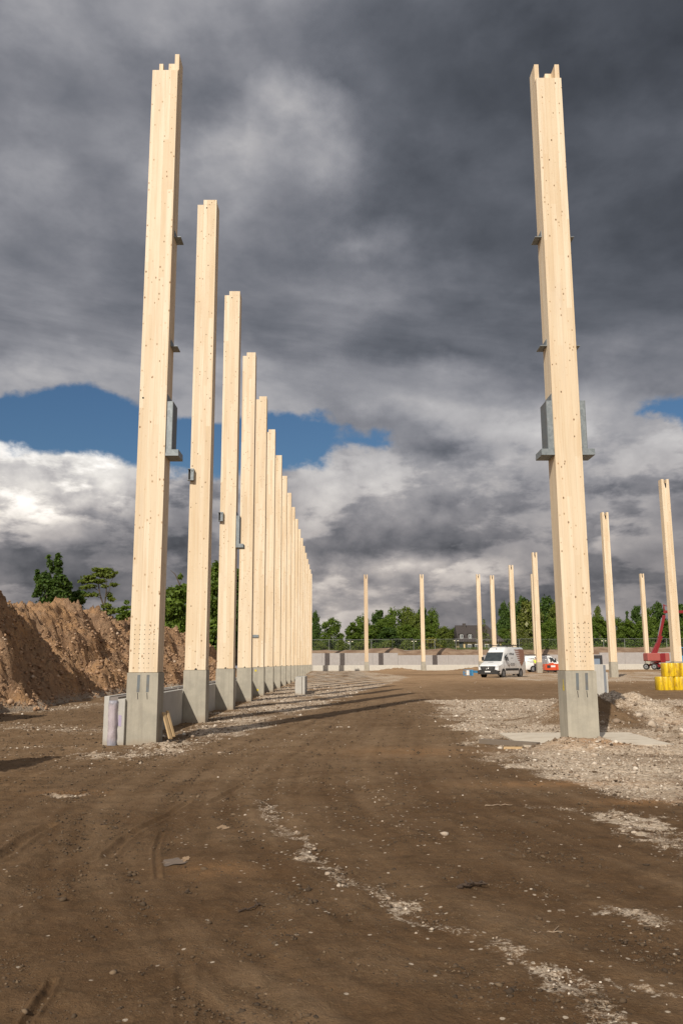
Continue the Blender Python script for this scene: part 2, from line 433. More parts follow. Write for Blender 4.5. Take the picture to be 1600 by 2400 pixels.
def concrete(name, base, dark, var=0.5, streak=0.5):
    def f(t, b):
        g = t.new('ShaderNodeTexCoord').outputs['Object']
        oi = t.new('ShaderNodeObjectInfo')
        p = t.vm('ADD', g, t.comb(t.m('MULTIPLY', oi.outputs['Random'], 31.0), t.m('MULTIPLY', oi.outputs['Random'], 17.0), t.m('MULTIPLY', oi.outputs['Random'], 5.0)))
        n = t.noise(p, 2.6, 7, 0.62, 0.3); s = t.noise(t.mapping(p, scale=(13, 13, 0.9)), 1.0, 5, 0.6)
        fn = t.noise(p, 38, 3, 0.6)
        c = t.mix(t.m('MULTIPLY', t.sstep(n, 0.36, 0.66), var), base, dark)
        c = t.mix(t.m('MULTIPLY', t.sstep(s, 0.45, 0.7), streak), c, tuple(v * 0.72 for v in base))
        c = t.mix(t.m('MULTIPLY', t.sstep(fn, 0.5, 0.8), 0.22), c, tuple(min(1, v * 1.25) for v in base))
        pit = t.voro(p, 34.0)
        c = t.mix(t.m('MULTIPLY', t.sstep(pit, 0.14, 0.05), 0.4), c, tuple(v * 0.4 for v in base))
        z = t.sep(g)[2]
        mud = t.m('MULTIPLY', t.sstep(t.m('ADD', z, t.m('MULTIPLY', t.m('SUBTRACT', n, 0.5), 0.45)), 0.17, 0.0), 0.6)
        c = t.mix(mud, c, (0.30, 0.235, 0.17))
        t.put(b.inputs['Base Color'], c); b.inputs['Roughness'].default_value = 0.85
        b.inputs['Specular IOR Level'].default_value = 0.25
        bump(t, b, t.m('ADD', fn, t.m('MULTIPLY', n, 2.0)), 0.25, 0.006)
    return mat(name, f)
CONC = concrete('plinth_concrete', (0.405, 0.37, 0.30), (0.285, 0.265, 0.22), 0.6, 0.6)
CONC_P = concrete('panel_concrete', (0.47, 0.45, 0.41), (0.38, 0.36, 0.325), 0.5, 0.25)
CONC_W = concrete('pale_wall_concrete', (0.56, 0.53, 0.47), (0.47, 0.44, 0.385), 0.5, 0.25)
CONC_R = concrete('retaining_wall_concrete', (0.40, 0.375, 0.36), (0.33, 0.30, 0.285), 0.5, 0.35)
def f_galv(t, b):
    g = t.new('ShaderNodeTexCoord').outputs['Object']
    v = t.voro(g, 22.0, out='Color'); n = t.noise(g, 7, 5, 0.6)
    c = t.mix(t.sep(v)[0], (0.185, 0.21, 0.22), (0.27, 0.295, 0.305))
    c = t.mix(t.m('MULTIPLY', t.sstep(n, 0.4, 0.7), 0.3), c, (0.15, 0.17, 0.18))
    t.put(b.inputs['Base Color'], c); b.inputs['Roughness'].default_value = 0.55; b.inputs['Metallic'].default_value = 0.35
GALV = mat('galvanised_steel', f_galv)
DARKM = plain('dark_recess', (0.015, 0.014, 0.013), 0.8, dirt=0.1)
STEELG = plain('steel_strip', (0.16, 0.18, 0.19), 0.6, 0.3, 0.5)
YPAINT = plain('yellow_paint_mark', (0.66, 0.52, 0.05), 0.7, dirt=0.4, scale=25)

def f_soil(t, b):
    geo = t.new('ShaderNodeNewGeometry').outputs['Position']
    at_ = lambda nm: (lambda n: n.outputs['Fac'])(t.new('ShaderNodeAttribute', attribute_name=nm))
    pale, soil_dark, rust = at_('pale'), at_('soil_dark'), at_('rust')
    nb = t.noise(geo, 0.8, 8, 0.64, 0.4); nm = t.noise(geo, 4.5, 7, 0.66, 0.2); nf = t.noise(geo, 30.0, 5, 0.7)
    sp = t.noise(geo, 75.0, 4, 0.75)
    soil = t.mix(t.sstep(nb, 0.33, 0.67), (0.172, 0.106, 0.056), (0.235, 0.155, 0.090))
    soil = t.mix(t.m('MULTIPLY', t.sstep(nm, 0.42, 0.72), 0.60), soil, (0.092, 0.058, 0.030))
    soil = t.mix(t.m('MULTIPLY', t.sstep(nf, 0.50, 0.72), 0.55), soil, (0.29, 0.21, 0.13))
    soil = t.mix(t.m('MULTIPLY', t.sstep(sp, 0.55, 0.75), 0.75), soil, (0.050, 0.032, 0.018))
    soil = t.mix(t.m('MULTIPLY', soil_dark, 0.82), soil, t.mix(1.0, soil, (0.52, 0.45, 0.37), 'MULTIPLY'))
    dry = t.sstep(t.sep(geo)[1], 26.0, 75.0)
    soil = t.mix(t.m('MULTIPLY', dry, t.m('SUBTRACT', 1.0, soil_dark)), soil, t.mix(1.0, soil, (1.75, 1.75, 1.75), 'MULTIPLY'))
    grit = t.voro(geo, 26.0, out='Color'); gd = t.voro(geo, 26.0)
    g1 = t.sep(grit)
    rub = t.mix(g1[0], (0.47, 0.37, 0.265), (0.72, 0.60, 0.47))
    rub = t.mix(t.m('MULTIPLY', t.sstep(g1[1], 0.68, 0.9), 0.75), rub, (0.20, 0.15, 0.11))
    rub = t.mix(t.m('MULTIPLY', t.sstep(gd, 0.36, 0.62), 0.22), rub, (0.15, 0.105, 0.07))
    rub = t.mix(t.m('MULTIPLY', t.sstep(nm, 0.45, 0.7), 0.5), rub, (0.50, 0.375, 0.26))
    rub = t.mix(t.m('MULTIPLY', t.sstep(nb, 0.47, 0.62), 0.42), rub, (0.29, 0.205, 0.135))
    rub = t.mix(t.m('MULTIPLY', t.sstep(nf, 0.52, 0.7), 0.4), rub, (0.62, 0.54, 0.45))
    k = t.m('ADD', pale, t.m('ADD', t.m('MULTIPLY', t.m('SUBTRACT', nm, 0.5), t.lin(t.sep(geo)[1], 9.0, 22.0, 0.22, 0.70)), t.m('ADD', t.m('MULTIPLY', t.m('SUBTRACT', nf, 0.5), 1.0), t.m('MULTIPLY', t.m('SUBTRACT', sp, 0.5), 1.0))))
    k = t.sstep(k, 0.44, 0.72)
    c = t.mix(k, soil, rub)
    # loose single chips lying on the dirt
    vc = t.new('ShaderNodeTexVoronoi', feature='F1'); t.put(vc.inputs['Vector'], geo); vc.inputs['Scale'].default_value = 17.0
    r3 = t.sep(vc.outputs['Color'])
    chip = t.m('MULTIPLY', t.m('GREATER_THAN', r3[2], t.m('SUBTRACT', 0.985, t.m('MULTIPLY', pale, 0.5))), t.sstep(vc.outputs['Distance'], 0.26, 0.16))
    c = t.mix(t.m('MULTIPLY', chip, 0.8), c, (0.55, 0.46, 0.36))
    c = t.mix(t.m('MULTIPLY', rust, t.sstep(nm, 0.3, 0.6)), c, (0.40, 0.215, 0.095))
    t.put(b.inputs['Base Color'], c); b.inputs['Roughness'].default_value = 0.92
    b.inputs['Specular IOR Level'].default_value = 0.15
    h = t.m('ADD', t.m('ADD', t.m('MULTIPLY', nf, 0.8), t.m('MULTIPLY', sp, 0.55)), t.m('ADD', t.m('MULTIPLY', nm, 1.2), t.m('MULTIPLY', t.m('MULTIPLY', t.m('SUBTRACT', 0.6, gd), k), 0.5)))
    bump(t, b, h, 0.8, 0.028)
SOIL = mat('site_soil', f_soil)
def f_heap(t, b):
    geo = t.new('ShaderNodeNewGeometry').outputs['Position']
    nb = t.noise(geo, 0.42, 6, 0.6, 0.6); nm = t.noise(geo, 1.7, 7, 0.66, 0.2); nf = t.noise(geo, 9.0, 6, 0.68); sp = t.noise(geo, 34, 4, 0.7)
    c = t.mix(t.sstep(nb, 0.36, 0.62), (0.40, 0.255, 0.155), (0.52, 0.305, 0.155))
    c = t.mix(t.m('MULTIPLY', t.sstep(nm, 0.42, 0.68), 0.75), c, (0.245, 0.145, 0.088))
    c = t.mix(t.m('MULTIPLY', t.sstep(nf, 0.50, 0.70), 0.65), c, (0.46, 0.34, 0.235))
    c = t.mix(t.m('MULTIPLY', t.sstep(sp, 0.50, 0.74), 0.6), c, (0.10, 0.058, 0.035))
    pl = t.new('ShaderNodeAttribute', attribute_name='pale').outputs['Fac']
    k = t.sstep(t.m('ADD', pl, t.m('MULTIPLY', t.m('SUBTRACT', nf, 0.5), 1.1)), 0.40, 0.75)
    c = t.mix(k, c, t.mix(t.sstep(sp, 0.4, 0.7), (0.44, 0.36, 0.28), (0.25, 0.19, 0.14)))
    t.put(b.inputs['Base Color'], c); b.inputs['Roughness'].default_value = 0.95
    b.inputs['Specular IOR Level'].default_value = 0.1
    bump(t, b, t.m('ADD', t.m('MULTIPLY', nf, 1.6), t.m('MULTIPLY', sp, 0.8)), 1.0, 0.09)
HEAP = mat('excavated_earth', f_heap)
def f_stone(t, b):
    a = t.new('ShaderNodeAttribute', attribute_name='tone').outputs['Fac']
    geo = t.new('ShaderNodeNewGeometry').outputs['Position']
    c = t.ramp(a, [(0.0, (0.14, 0.095, 0.06)), (0.3, (0.27, 0.20, 0.14)), (0.6, (0.42, 0.34, 0.26)), (1.0, (0.62, 0.55, 0.46))])
    c = t.mix(t.m('MULTIPLY', t.sstep(t.noise(geo, 30, 4, 0.6), 0.45, 0.7), 0.4), c, (0.22, 0.15, 0.10))
    t.put(b.inputs['Base Color'], c); b.inputs['Roughness'].default_value = 0.9
STONE = mat('crushed_stone', f_stone)
def f_clod(t, b):
    a = t.new('ShaderNodeAttribute', attribute_name='tone').outputs['Fac']
    c = t.ramp(a, [(0.0, (0.15, 0.088, 0.05)), (0.5, (0.35, 0.215, 0.125)), (0.85, (0.44, 0.29, 0.18)), (1.0, (0.50, 0.39, 0.29))])
    t.put(b.inputs['Base Color'], c); b.inputs['Roughness'].default_value = 0.95
CLOD = mat('earth_clod', f_clod)
def f_crumb(t, b):
    a = t.new('ShaderNodeAttribute', attribute_name='tone').outputs['Fac']
    c = t.ramp(a, [(0.0, (0.045, 0.028, 0.015)), (0.6, (0.11, 0.072, 0.040)), (1.0, (0.20, 0.14, 0.085))])
    t.put(b.inputs['Base Color'], c); b.inputs['Roughness'].default_value = 0.95
CRUMB = mat('soil_crumb', f_crumb)
def leafmat(name, c0, c1, c2=None, trans=0.35):
    def f(t, b):
        a = t.new('ShaderNodeAttribute', attribute_name='tint').outputs['Fac']
        oi = t.new('ShaderNodeObjectInfo').outputs['Random']
        stops = [(0.0, c0), (0.75, c1)] + ([(0.88, c2)] if c2 else [(1.0, tuple(v * 1.3 for v in c1))])
        c = t.ramp(a, stops)
        c = t.mix(t.m('MULTIPLY', oi, 0.35), c, tuple(v * 0.72 for v in c1))
        t.put(b.inputs['Base Color'], c); b.inputs['Roughness'].default_value = 0.55
        b.inputs['Specular IOR Level'].default_value = 0.25
        tr = t.new('ShaderNodeBsdfTranslucent'); t.put(tr.inputs[0], t.mix(1.0, c, (1.15, 1.25, 0.6), 'MULTIPLY'))
        mx = t.new('ShaderNodeMixShader'); mx.inputs[0].default_value = trans
        t.l.new(b.outputs[0], mx.inputs[1]); t.l.new(tr.outputs[0], mx.inputs[2])
        out = [n for n in t.n if n.type == 'OUTPUT_MATERIAL'][0]
        t.l.new(mx.outputs[0], out.inputs[0])
    return mat(name, f)
LEAF_A = leafmat('leaf_mid_green', (0.055, 0.095, 0.014), (0.150, 0.215, 0.030))
LEAF_B = leafmat('leaf_dark_green', (0.032, 0.065, 0.016), (0.092, 0.150, 0.028))
LEAF_C = leafmat('leaf_olive_green', (0.075, 0.105, 0.018), (0.175, 0.215, 0.038))
LEAF_D = leafmat('leaf_with_blossom', (0.06, 0.085, 0.014), (0.175, 0.190, 0.035), (0.50, 0.46, 0.34), 0.2)
LEAF_Y = leafmat('leaf_yellow_green', (0.12, 0.13, 0.02), (0.26, 0.25, 0.035))
GRASS = leafmat('verge_grass', (0.06, 0.085, 0.018), (0.14, 0.165, 0.035))
BARK = plain('bark', (0.075, 0.055, 0.04), 0.9, dirt=0.5, scale=12)

# ------------------------------------------------------------------ ground
BANK_Y = 135.4
def seg_dist(X, Y, pts):
    d = np.full(X.shape, 1e9)
    for (ax, ay), (bx, by) in zip(pts[:-1], pts[1:]):
        vx, vy = bx - ax, by - ay; L2 = vx * vx + vy * vy + 1e-9
        t = np.clip(((X - ax) * vx + (Y - ay) * vy) / L2, 0, 1)
        d = np.minimum(d, np.hypot(X - ax - t * vx, Y - ay - t * vy))
    return d
def in_poly(X, Y, pts):
    ins = np.zeros(X.shape, bool); n = len(pts)
    for i in range(n):
        (x0, y0), (x1, y1) = pts[i], pts[(i + 1) % n]
        c = ((y0 > Y) != (y1 > Y)) & (X < (x1 - x0) * (Y - y0) / (y1 - y0 + 1e-12) + x0)
        ins ^= c
    return ins
def W(pts): return [tuple(gp(x, y)[:2]) for x, y in pts]
STROKES = [  # (picture-read course of a pale gravel line, half width in m, strength)
    ([(612, 1878), (674, 1960), (735, 2020), (816, 2072), (888, 2102), (949, 2143), (1020, 2174), (1102, 2194), (1184, 2225), (1265, 2266), (1357, 2316), (1430, 2390)], 0.12, 0.60),
    ([(612, 1878), (674, 1960), (735, 2020), (816, 2072), (888, 2102), (949, 2143), (1020, 2174), (1102, 2194), (1184, 2225), (1265, 2266), (1357, 2316), (1430, 2390)], 0.42, 0.26),
    ([(847, 1837), (888, 1918), (960, 1945), (1020, 1960)], 0.45, 0.30),
    ([(1264, 1893), (1376, 1904)], 0.13, 0.55), ([(1440, 1915), (1500, 1930), (1550, 1952)], 0.30, 0.80), ([(1560, 1970), (1640, 2005)], 0.2, 0.7),
    ([(1259, 2098), (1300, 2125), (1330, 2146)], 0.05, 0.45), ([(1310, 2104), (1350, 2122)], 0.04, 0.45),
    ([(1433, 2134), (1520, 2155), (1640, 2200)], 0.10, 0.66), ([(1420, 2120), (1640, 2190)], 0.3, 0.25),
    ([(1438, 2282), (1475, 2308)], 0.05, 0.6), ([(1514, 2297), (1640, 2332)], 0.05, 0.6), ([(1392, 2338), (1440, 2410)], 0.07, 0.45),
    ([(1160, 2080), (1215, 2075)], 0.05, 0.45), ([(1355, 2260), (1420, 2262)], 0.04, 0.4),
    ([(40, 1752), (130, 1750), (240, 1765)], 0.35, 0.45), ([(235, 1768), (290, 1772), (350, 1768), (430, 1742)], 0.50, 0.72),
    ([(120, 1862), (160, 1868), (215, 1862)], 0.16, 0.60), ([(160, 1790), (230, 1800), (300, 1790)], 0.4, 0.3),
    ([(700, 1905), (640, 1870), (600, 1820), (560, 1760)], 0.25, 0.22), ([(530, 1770), (700, 1730), (800, 1690)], 0.6, 0.28),
    ([(0, 1700), (120, 1708), (250, 1712)], 0.9, 0.58), ([(0, 1672), (130, 1662), (230, 1650)], 0.9, 0.62), ([(0, 1775), (70, 1765)], 0.5, 0.3)]
PALE_RIGHT = W([(1000, 1642), (1040, 1690), (1085, 1740), (1150, 1775), (1215, 1812), (1330, 1846), (1440, 1872), (1680, 1905), (1900, 1700), (1700, 1642), (1300, 1640)])
PALE_LEFT = [(-3.6, 15.6), (-2.6, 16.0), (-1.9, 19.0), (-1.2, 24), (-.1, 34), (1.6, 46), (4.0, 60), (7.5, 82), (4, 128), (-3.6, 128)]
PALE_FAR = [(12.5, 63), (30, 50), (70, 60), (70, 118), (20, 100), (12, 78)]
PALE_BAND = [(21, 38), (70, 40), (70, 48), (18, 50)]
MOUNDS = [(8.0, 24.3, 1.5, 1.5, 0.62), (10.2, 22.6, 1.9, 1.3, 0.34), (6.3, 21.9, 0.9, 1.5, 0.72), (4.45, 15.55, 0.75, 0.45, 0.20), (5.4, 15.0, 0.7, 0.4, 0.10), (7.6, 15.6, 1.2, 0.7, 0.20),
          (8.6, 18.6, 1.3, 0.9, 0.26), (9.6, 16.6, 1.6, 0.6, 0.16), (-3.2, 16.15, 0.55, 0.28, 0.10), (-4.6, 16.0, 0.5, 0.35, 0.07), (-3.0, 19.5, 0.4, 1.6, 0.06), (9.0, 123, 2.6, 2.0, 0.45), (21, 122, 3.5, 2.2, 0.6),
          ]
def guide(X, Y):
    p = np.zeros(X.shape)
    for pts, hw, a in STROKES:
        wp = W(pts); xs = [q[0] for q in wp]; ys = [q[1] for q in wp]; m = 4 * hw + 0.2
        k = (X > min(xs) - m) & (X < max(xs) + m) & (Y > min(ys) - m) & (Y < max(ys) + m)
        if k.any():
            d = seg_dist(X[k] + 0.10 * fbm(X[k] * 1.7, Y[k] * 1.7, 3), Y[k] + 0.16 * fbm(X[k] * 1.7 + 9, Y[k] * 1.7, 3), wp) + fbm(X[k] * 5, Y[k] * 5, 3) * hw * 0.9
            p[k] = np.maximum(p[k], a * (0.92 + 0.32 * fbm(X[k] * 2.1 + 3, Y[k] * 1.3, 3)) * np.exp(-(np.maximum(d, 0) / hw) ** 2 * 0.7))
    for poly, a, s_, nse in ((PALE_RIGHT, 0.74, 0.5, 0.35), (PALE_LEFT, 0.66, 0.5, 0.3), (PALE_FAR, 0.62, 2.5, 1.5), (PALE_BAND, 0.6, 1.4, 1.0)):
        Xn, Yn = X + fbm(X * .9 + 5, Y * .9, 4) * nse * 1.6, Y + fbm(X * .9, Y * .9 + 8, 4) * nse * 1.6
        ins = in_poly(Xn, Yn, poly)
        d = seg_dist(Xn, Yn, poly + [poly[0]])
        q = a * sm(np.where(ins, d, -d), -s_, s_)
        p = np.maximum(p, q * (1.0 + 0.50 * fbm(X * 0.5 + 40, Y * 0.28, 3) + 0.22 * fbm(X * 1.6, Y * 1.1 + 30, 3)))
    p = p * (1 - 0.75 * np.exp(-((X - 6.5) / 1.1) ** 2 - ((Y - 21.6) / 2.2) ** 2))  # shade on the mound by the right footing, darkened into the soil colour
    return np.clip(p, 0, 1)
def ground_z(X, Y, fine=True):
    X = np.asarray(X, float); Y = np.asarray(Y, float)
    z = 0.25 * sm(Y, 25, 70) * sm(X, -3, 8) + 0.17 * sm(Y, 80, 122) + 0.23 * sm(Y, 90, 125) * (1 - sm(X, -3, 8))
    z = z + 0.018 * fbm(X * 0.35, Y * 0.35, 3) * sm(Y, 5, 12)
    for cx, cy, rx, ry, h in MOUNDS:
        q = np.exp(-((X - cx) / rx) ** 2 - ((Y - cy) / ry) ** 2)
        z = z + h * q * (1 + 0.30 * fbm(X * 1.7 + cx, Y * 1.7, 4))
    # keep the top of the exposed footing slab free of soil
    if fine:
        z = z + 0.010 * fbm(X * 2.2, Y * 2.2, 4) + 0.0055 * fbm(X * 9, Y * 9, 3) * sm(Y, 40, 20)
        # grooves of tyre treads on the left and curved wheel ruts
        a = sm(X, -2.6, -3.6) * sm(Y, 6, 8) * sm(Y, 26, 18) * sm(X, -9, -7)
        z = z + a * 0.014 * np.sin(2 * np.pi * (Y * 3.2 + 0.25 * np.sin(X * 1.1) + 0.3 * pn(X * 0.7, Y * 0.7))) * (0.5 + 0.5 * np.clip(pn(X * 0.8 + 3, Y * 0.5) * 2, -1, 1))
        for pts, hw, dp in RUTS:
            k = (Y > 3) & (Y < 60)
            d = seg_dist(X[k], Y[k], pts) + 0.12 * hw * fbm(X[k] * 3, Y[k] * 3, 2)
            z[k] += -dp * np.exp(-(d / hw) ** 2) + dp * 0.6 * np.exp(-((d - 1.7 * hw) / (0.6 * hw)) ** 2)
    return z
RUTS = [(W([(0, 2010), (70, 1960), (120, 1935)]), 0.05, 0.03), (W([(250, 2010), (300, 1960), (400, 1905), (440, 1880)]), 0.035, 0.018), (W([(500, 1880), (580, 1830), (640, 1800)]), 0.035, 0.016),
        (W([(0, 2130), (60, 2080), (150, 2000), (240, 1940)]), 0.12, 0.02), (W([(60, 2400), (110, 2330), (125, 2300)]), 0.02, 0.02), (W([(430, 2400), (433, 2260)]), 0.03, 0.008),
        (W([(370, 2060), (365, 1990), (380, 1950)]), 0.02, 0.01), (W([(700, 1860), (740, 1830), (800, 1812)]), 0.05, 0.014),
        (W([(1140, 2400), (960, 2140), (850, 1960), (840, 1800), (880, 1700)]), 0.16, 0.012), (W([(560, 2400), (600, 2100), (660, 1900), (740, 1760)]), 0.16, 0.010)]
def yrows():
    ys = [-30, -12, -4, 0, 1.5, 2.5, 3.2]
    y = 3.6
    while y < 136.0:
        ys.append(y); y += max(0.018, 0.0046 * y) if y < 50 else 0.011 * y
    return np.array(ys)
yy = np.concatenate([yrows()])
tt = np.linspace(-1, 1, 760)
def xrow(y):   # finer near the middle, rows widen with distance so the sheet reaches far
    h = max(2.4, 0.46 * abs(y)); return h * tt
inner = np.array([xrow(y) for y in yy]); Yg = np.repeat(yy[:, None], tt.size, 1)
wid = np.array([[-900, -300, -120, -60, -30]] * len(yy), float) + inner[:, :1]
XX = np.concatenate([wid, inner, -wid[:, ::-1] * 1.0], 1); YY = np.repeat(yy[:, None], XX.shape[1], 1)
ZZ = ground_z(XX.ravel(), YY.ravel()).reshape(XX.shape)
pale = guide(XX.ravel(), YY.ravel()).reshape(XX.shape)
ZZ += pale * 0.020 * fbm(XX * 7, YY * 7, 3) * sm(YY, 45, 25)
soil_dark = 0.92 * sm(YY, 20, 7.0) * (1 - 0.3 * sm(fbm(XX * .6, YY * .6, 3), -.2, .6)) + 0.35 * np.clip(fbm(XX * .35 + 9, YY * .12, 3), 0, 1)  # soil colour goes darker towards the near end, plus broad random patches
soil_dark = np.maximum(soil_dark, 0.40 * np.exp(-((YY - 49) / 9) ** 2) * sm(XX, 3, 9)); soil_dark = np.maximum(soil_dark, 0.6 * np.exp(-((YY - 92) / 3) ** 2) * sm(XX, 2, 6) * sm(XX, 16, 12))
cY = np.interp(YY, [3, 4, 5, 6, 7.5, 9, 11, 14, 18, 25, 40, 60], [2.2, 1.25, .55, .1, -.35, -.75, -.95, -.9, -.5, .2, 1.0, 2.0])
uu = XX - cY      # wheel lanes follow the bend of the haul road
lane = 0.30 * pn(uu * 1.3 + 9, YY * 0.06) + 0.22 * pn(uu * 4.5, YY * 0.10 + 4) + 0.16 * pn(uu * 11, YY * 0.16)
soil_dark = np.clip(soil_dark - 1.35 * lane * sm(YY, 60, 30) * sm(np.abs(uu), 7, 3), 0, 1)
ZZ = ZZ + 0.010 * pn(uu * 4.5, YY * 0.10 + 4) * sm(YY, 40, 20) * sm(np.abs(uu), 6, 3)
rust = np.zeros(XX.shape)
for (px, py, rx, ry, a) in ((1430, 1758, .9, .35, .75), (1330, 1838, 1.2, .3, .5), (1495, 1880, .6, .2, .5), (960, 1760, 1.2, .8, .35), (510, 2040, .35, .25, .35), (1560, 1700, .8, .6, .4), (1500, 1735, .7, .5, .4), (160, 1860, .5, .2, .4)):
    c = gp(px, py); rust = np.maximum(rust, a * np.exp(-((XX - c.x) / rx) ** 2 - ((YY - c.y) / ry) ** 2))
nr, nc = XX.shape
idx = np.arange(nr * nc).reshape(nr, nc)
Fq = np.stack([idx[:-1, :-1], idx[:-1, 1:], idx[1:, 1:], idx[1:, :-1]], -1).reshape(-1, 4)
V = np.stack([XX, YY, ZZ], -1).reshape(-1, 3)
g = np_mesh('ground', V, Fq, SOIL, smooth=True, attrs={'pale': ('POINT', pale.ravel()), 'soil_dark': ('POINT', soil_dark.ravel()), 'rust': ('POINT', rust.ravel())})
tag(g, kind='structure')
def gz(x, y): return float(ground_z(np.array([x]), np.array([y]), False)[0])

# earth platform behind the retaining wall, reaching the horizon
def f_bank(t, b):
    geo = t.new('ShaderNodeNewGeometry').outputs['Position']
    y = t.sep(geo)[1]; x = t.sep(geo)[0]
    n = t.noise(geo, 0.5, 6, 0.65); nf = t.noise(geo, 5, 5, 0.7)
    soil = t.mix(t.sstep(n, 0.4, 0.62), (0.19, 0.115, 0.07), (0.29, 0.20, 0.13))
    grass = t.mix(nf, (0.05, 0.075, 0.015), (0.13, 0.15, 0.035))
    k = t.sstep(t.m('ADD', y, t.m('MULTIPLY', n, 6.0)), 145.5, 148.5)
    t.put(b.inputs['Base Color'], t.mix(k, soil, grass)); b.inputs['Roughness'].default_value = 0.95
    bump(t, b, t.m('ADD', n, nf), 0.6, 0.1)
BANKM = mat('bank_earth_and_grass', f_bank)
bx = np.concatenate([[-3000, -900, -200], np.linspace(-60, 120, 240), [300, 900, 3000]])
by = np.concatenate([[136.0, 136.3], np.linspace(137, 160, 60), [175, 220, 300, 500, 900, 1500, 3000]])
BX, BY = np.meshgrid(bx, by)
BZ = 2.62 + 1.05 * sm(BY, 136.2, 142) + 0.12 * fbm(BX * 0.35, BY * 0.35, 4) + 0.35 * sm(fbm(BX * 0.09, BY * 0.0 + 3.3, 2), 0.0, 0.6) * sm(BY, 136, 139) * sm(BY, 150, 142) - 0.4 * sm(BX, 2, 10) * sm(BX, 60, 40) * sm(BY, 139, 136.2) * 0.5
bi = np.arange(BX.size).reshape(BX.shape)
b_ = np_mesh('earth_bank', np.stack([BX, BY, BZ], -1).reshape(-1, 3), np.stack([bi[:-1, :-1], bi[:-1, 1:], bi[1:, 1:], bi[1:, :-1]], -1).reshape(-1, 4), BANKM, smooth=True)
tag(b_, kind='structure')

# ------------------------------------------------------------------ spoil heap on the left
def heap_z(X, Y):
    foot = np.interp(Y, [12, 20, 24, 30, 38, 50, 62, 75, 90, 98], [-10.6, -9.6, -9.6, -10.3, -11.2, -11.2, -10.2, -9.4, -9.0, -11])
    top = np.interp(Y, [12, 17, 21, 26, 31, 34, 37, 41, 45, 48, 52, 60, 70, 80, 90, 98], [0, 1.2, 3.8, 5.7, 6.7, 6.6, 5.2, 4.2, 4.6, 4.9, 4.8, 4.7, 4.5, 4.0, 3.3, 0])
    wob = fbm(Y * 0.17 + 3, X * 0.02, 2) * 0.8 + 0.5 * fbm(X * 0.6, Y * 0.6, 2)
    d = (foot + wob) - X           # distance inwards from the foot line
    run = np.interp(Y, [12, 24, 34, 60, 98], [4.5, 4.2, 4.6, 4.6, 4.0])
    t = np.clip(d / run, 0, 1)
    prof = np.where(t < 0.12, t * 0.9, 0.108 + (t - 0.12) / 0.88 * 0.892)
    prof = prof + 0.07 * np.sin(t * np.pi) * np.sin(t * 7 + Y * 0.3)
    z = top * np.clip(prof, 0, 1.1)
    plateau = sm(d, run + 0.5, run + 7)
    z = z * (1 - 0.22 * plateau)
    env = sm(d, 0.0, 0.8)
    gul = fbm(Y * 0.62 + 0.5 * fbm(X * .5, Y * .5, 2), X * 0.30 + 7, 4)      # gullies run down the face
    z = z + env * sm(d, run + 2, run * 0.5) * (-0.16 * np.abs(gul) + 0.03) - env * 0.55 * np.exp(-((t - 0.50 - 0.22 * fbm(X * 0.35 + 4, Y * 0.35, 3)) / 0.075) ** 2) * np.clip(0.6 + fbm(X * .5, Y * .4 + 11, 2), 0, 1.3)
    z = z + env * (0.30 * fbm(X * 0.5, Y * 0.5, 3) + 0.25 * fbm(X * 1.0 + 5, Y * 1.0, 4) - 0.42 * np.abs(fbm(X * 1.1, Y * 1.1 + 3, 4)) + 0.12 - 0.24 * np.abs(fbm(X * 2.3, Y * 2.3, 3)) + 0.16 * np.abs(fbm(X * 4.2, Y * 4.2, 3)) + 0.10 * fbm(X * 8, Y * 8, 3))
    # nearer lobe standing at the picture's left edge, with a hollow behind it
    lob = 2.35 * np.exp(-((X + 10.6) / 1.35) ** 2 - ((Y - 22.2) / 1.9) ** 2)
    z = z + lob * (1 + 0.25 * fbm(X, Y, 4)) - 0.9 * np.exp(-((X + 11.3) / 1.2) ** 2 - ((Y - 27.0) / 1.8) ** 2)
    return np.where(d > -0.3, z, 0) - 0.35 * sm(d, 0.15, -0.3) - 0.05
hy = np.concatenate([np.arange(12, 46, 0.085), np.arange(46, 99, 0.17)])
hx = np.concatenate([np.arange(-46, -20, 0.6), np.arange(-20, -7.0, 0.085)])
HX, HY = np.meshgrid(hx, hy)
HZ = heap_z(HX.ravel(), HY.ravel()).reshape(HX.shape)
hi = np.arange(HX.size).reshape(HX.shape)
hp = np.clip(1.15 - HZ / 0.55, 0, 1) * 0.8
h_ = np_mesh('spoil_heap', np.stack([HX, HY, HZ], -1).reshape(-1, 3), np.stack([hi[:-1, :-1], hi[:-1, 1:], hi[1:, 1:], hi[1:, :-1]], -1).reshape(-1, 4), HEAP, smooth=True, attrs={'pale': ('POINT', hp.ravel())})
tag(h_, kind='structure')

# added mound, unseen left of the frame, shaped to throw shadow into view
mx_, my_ = np.meshgrid(np.linspace(-12.5, -4.15, 110), np.linspace(5.0, 14.5, 120))
mz_ = 3.1 * np.exp(-((mx_ + 6.4) / 1.12) ** 2 - ((my_ - 9.9) / 1.5) ** 2) + 2.2 * np.exp(-((mx_ + 9.6) / 1.6) ** 2 - ((my_ - 10.5) / 2.0) ** 2)
mz_ = mz_ * (1 + .25 * fbm(mx_ * 1.3, my_ * 1.3, 4)) - 0.06
mi_ = np.arange(mx_.size).reshape(mx_.shape)
tag(np_mesh('shadow_caster_mound', np.stack([mx_, my_, mz_], -1).reshape(-1, 3), np.stack([mi_[:-1, :-1], mi_[:-1, 1:], mi_[1:, 1:], mi_[1:, :-1]], -1).reshape(-1, 4), HEAP, smooth=True, attrs={'pale': ('POINT', np.zeros(mx_.size))}), kind='structure')
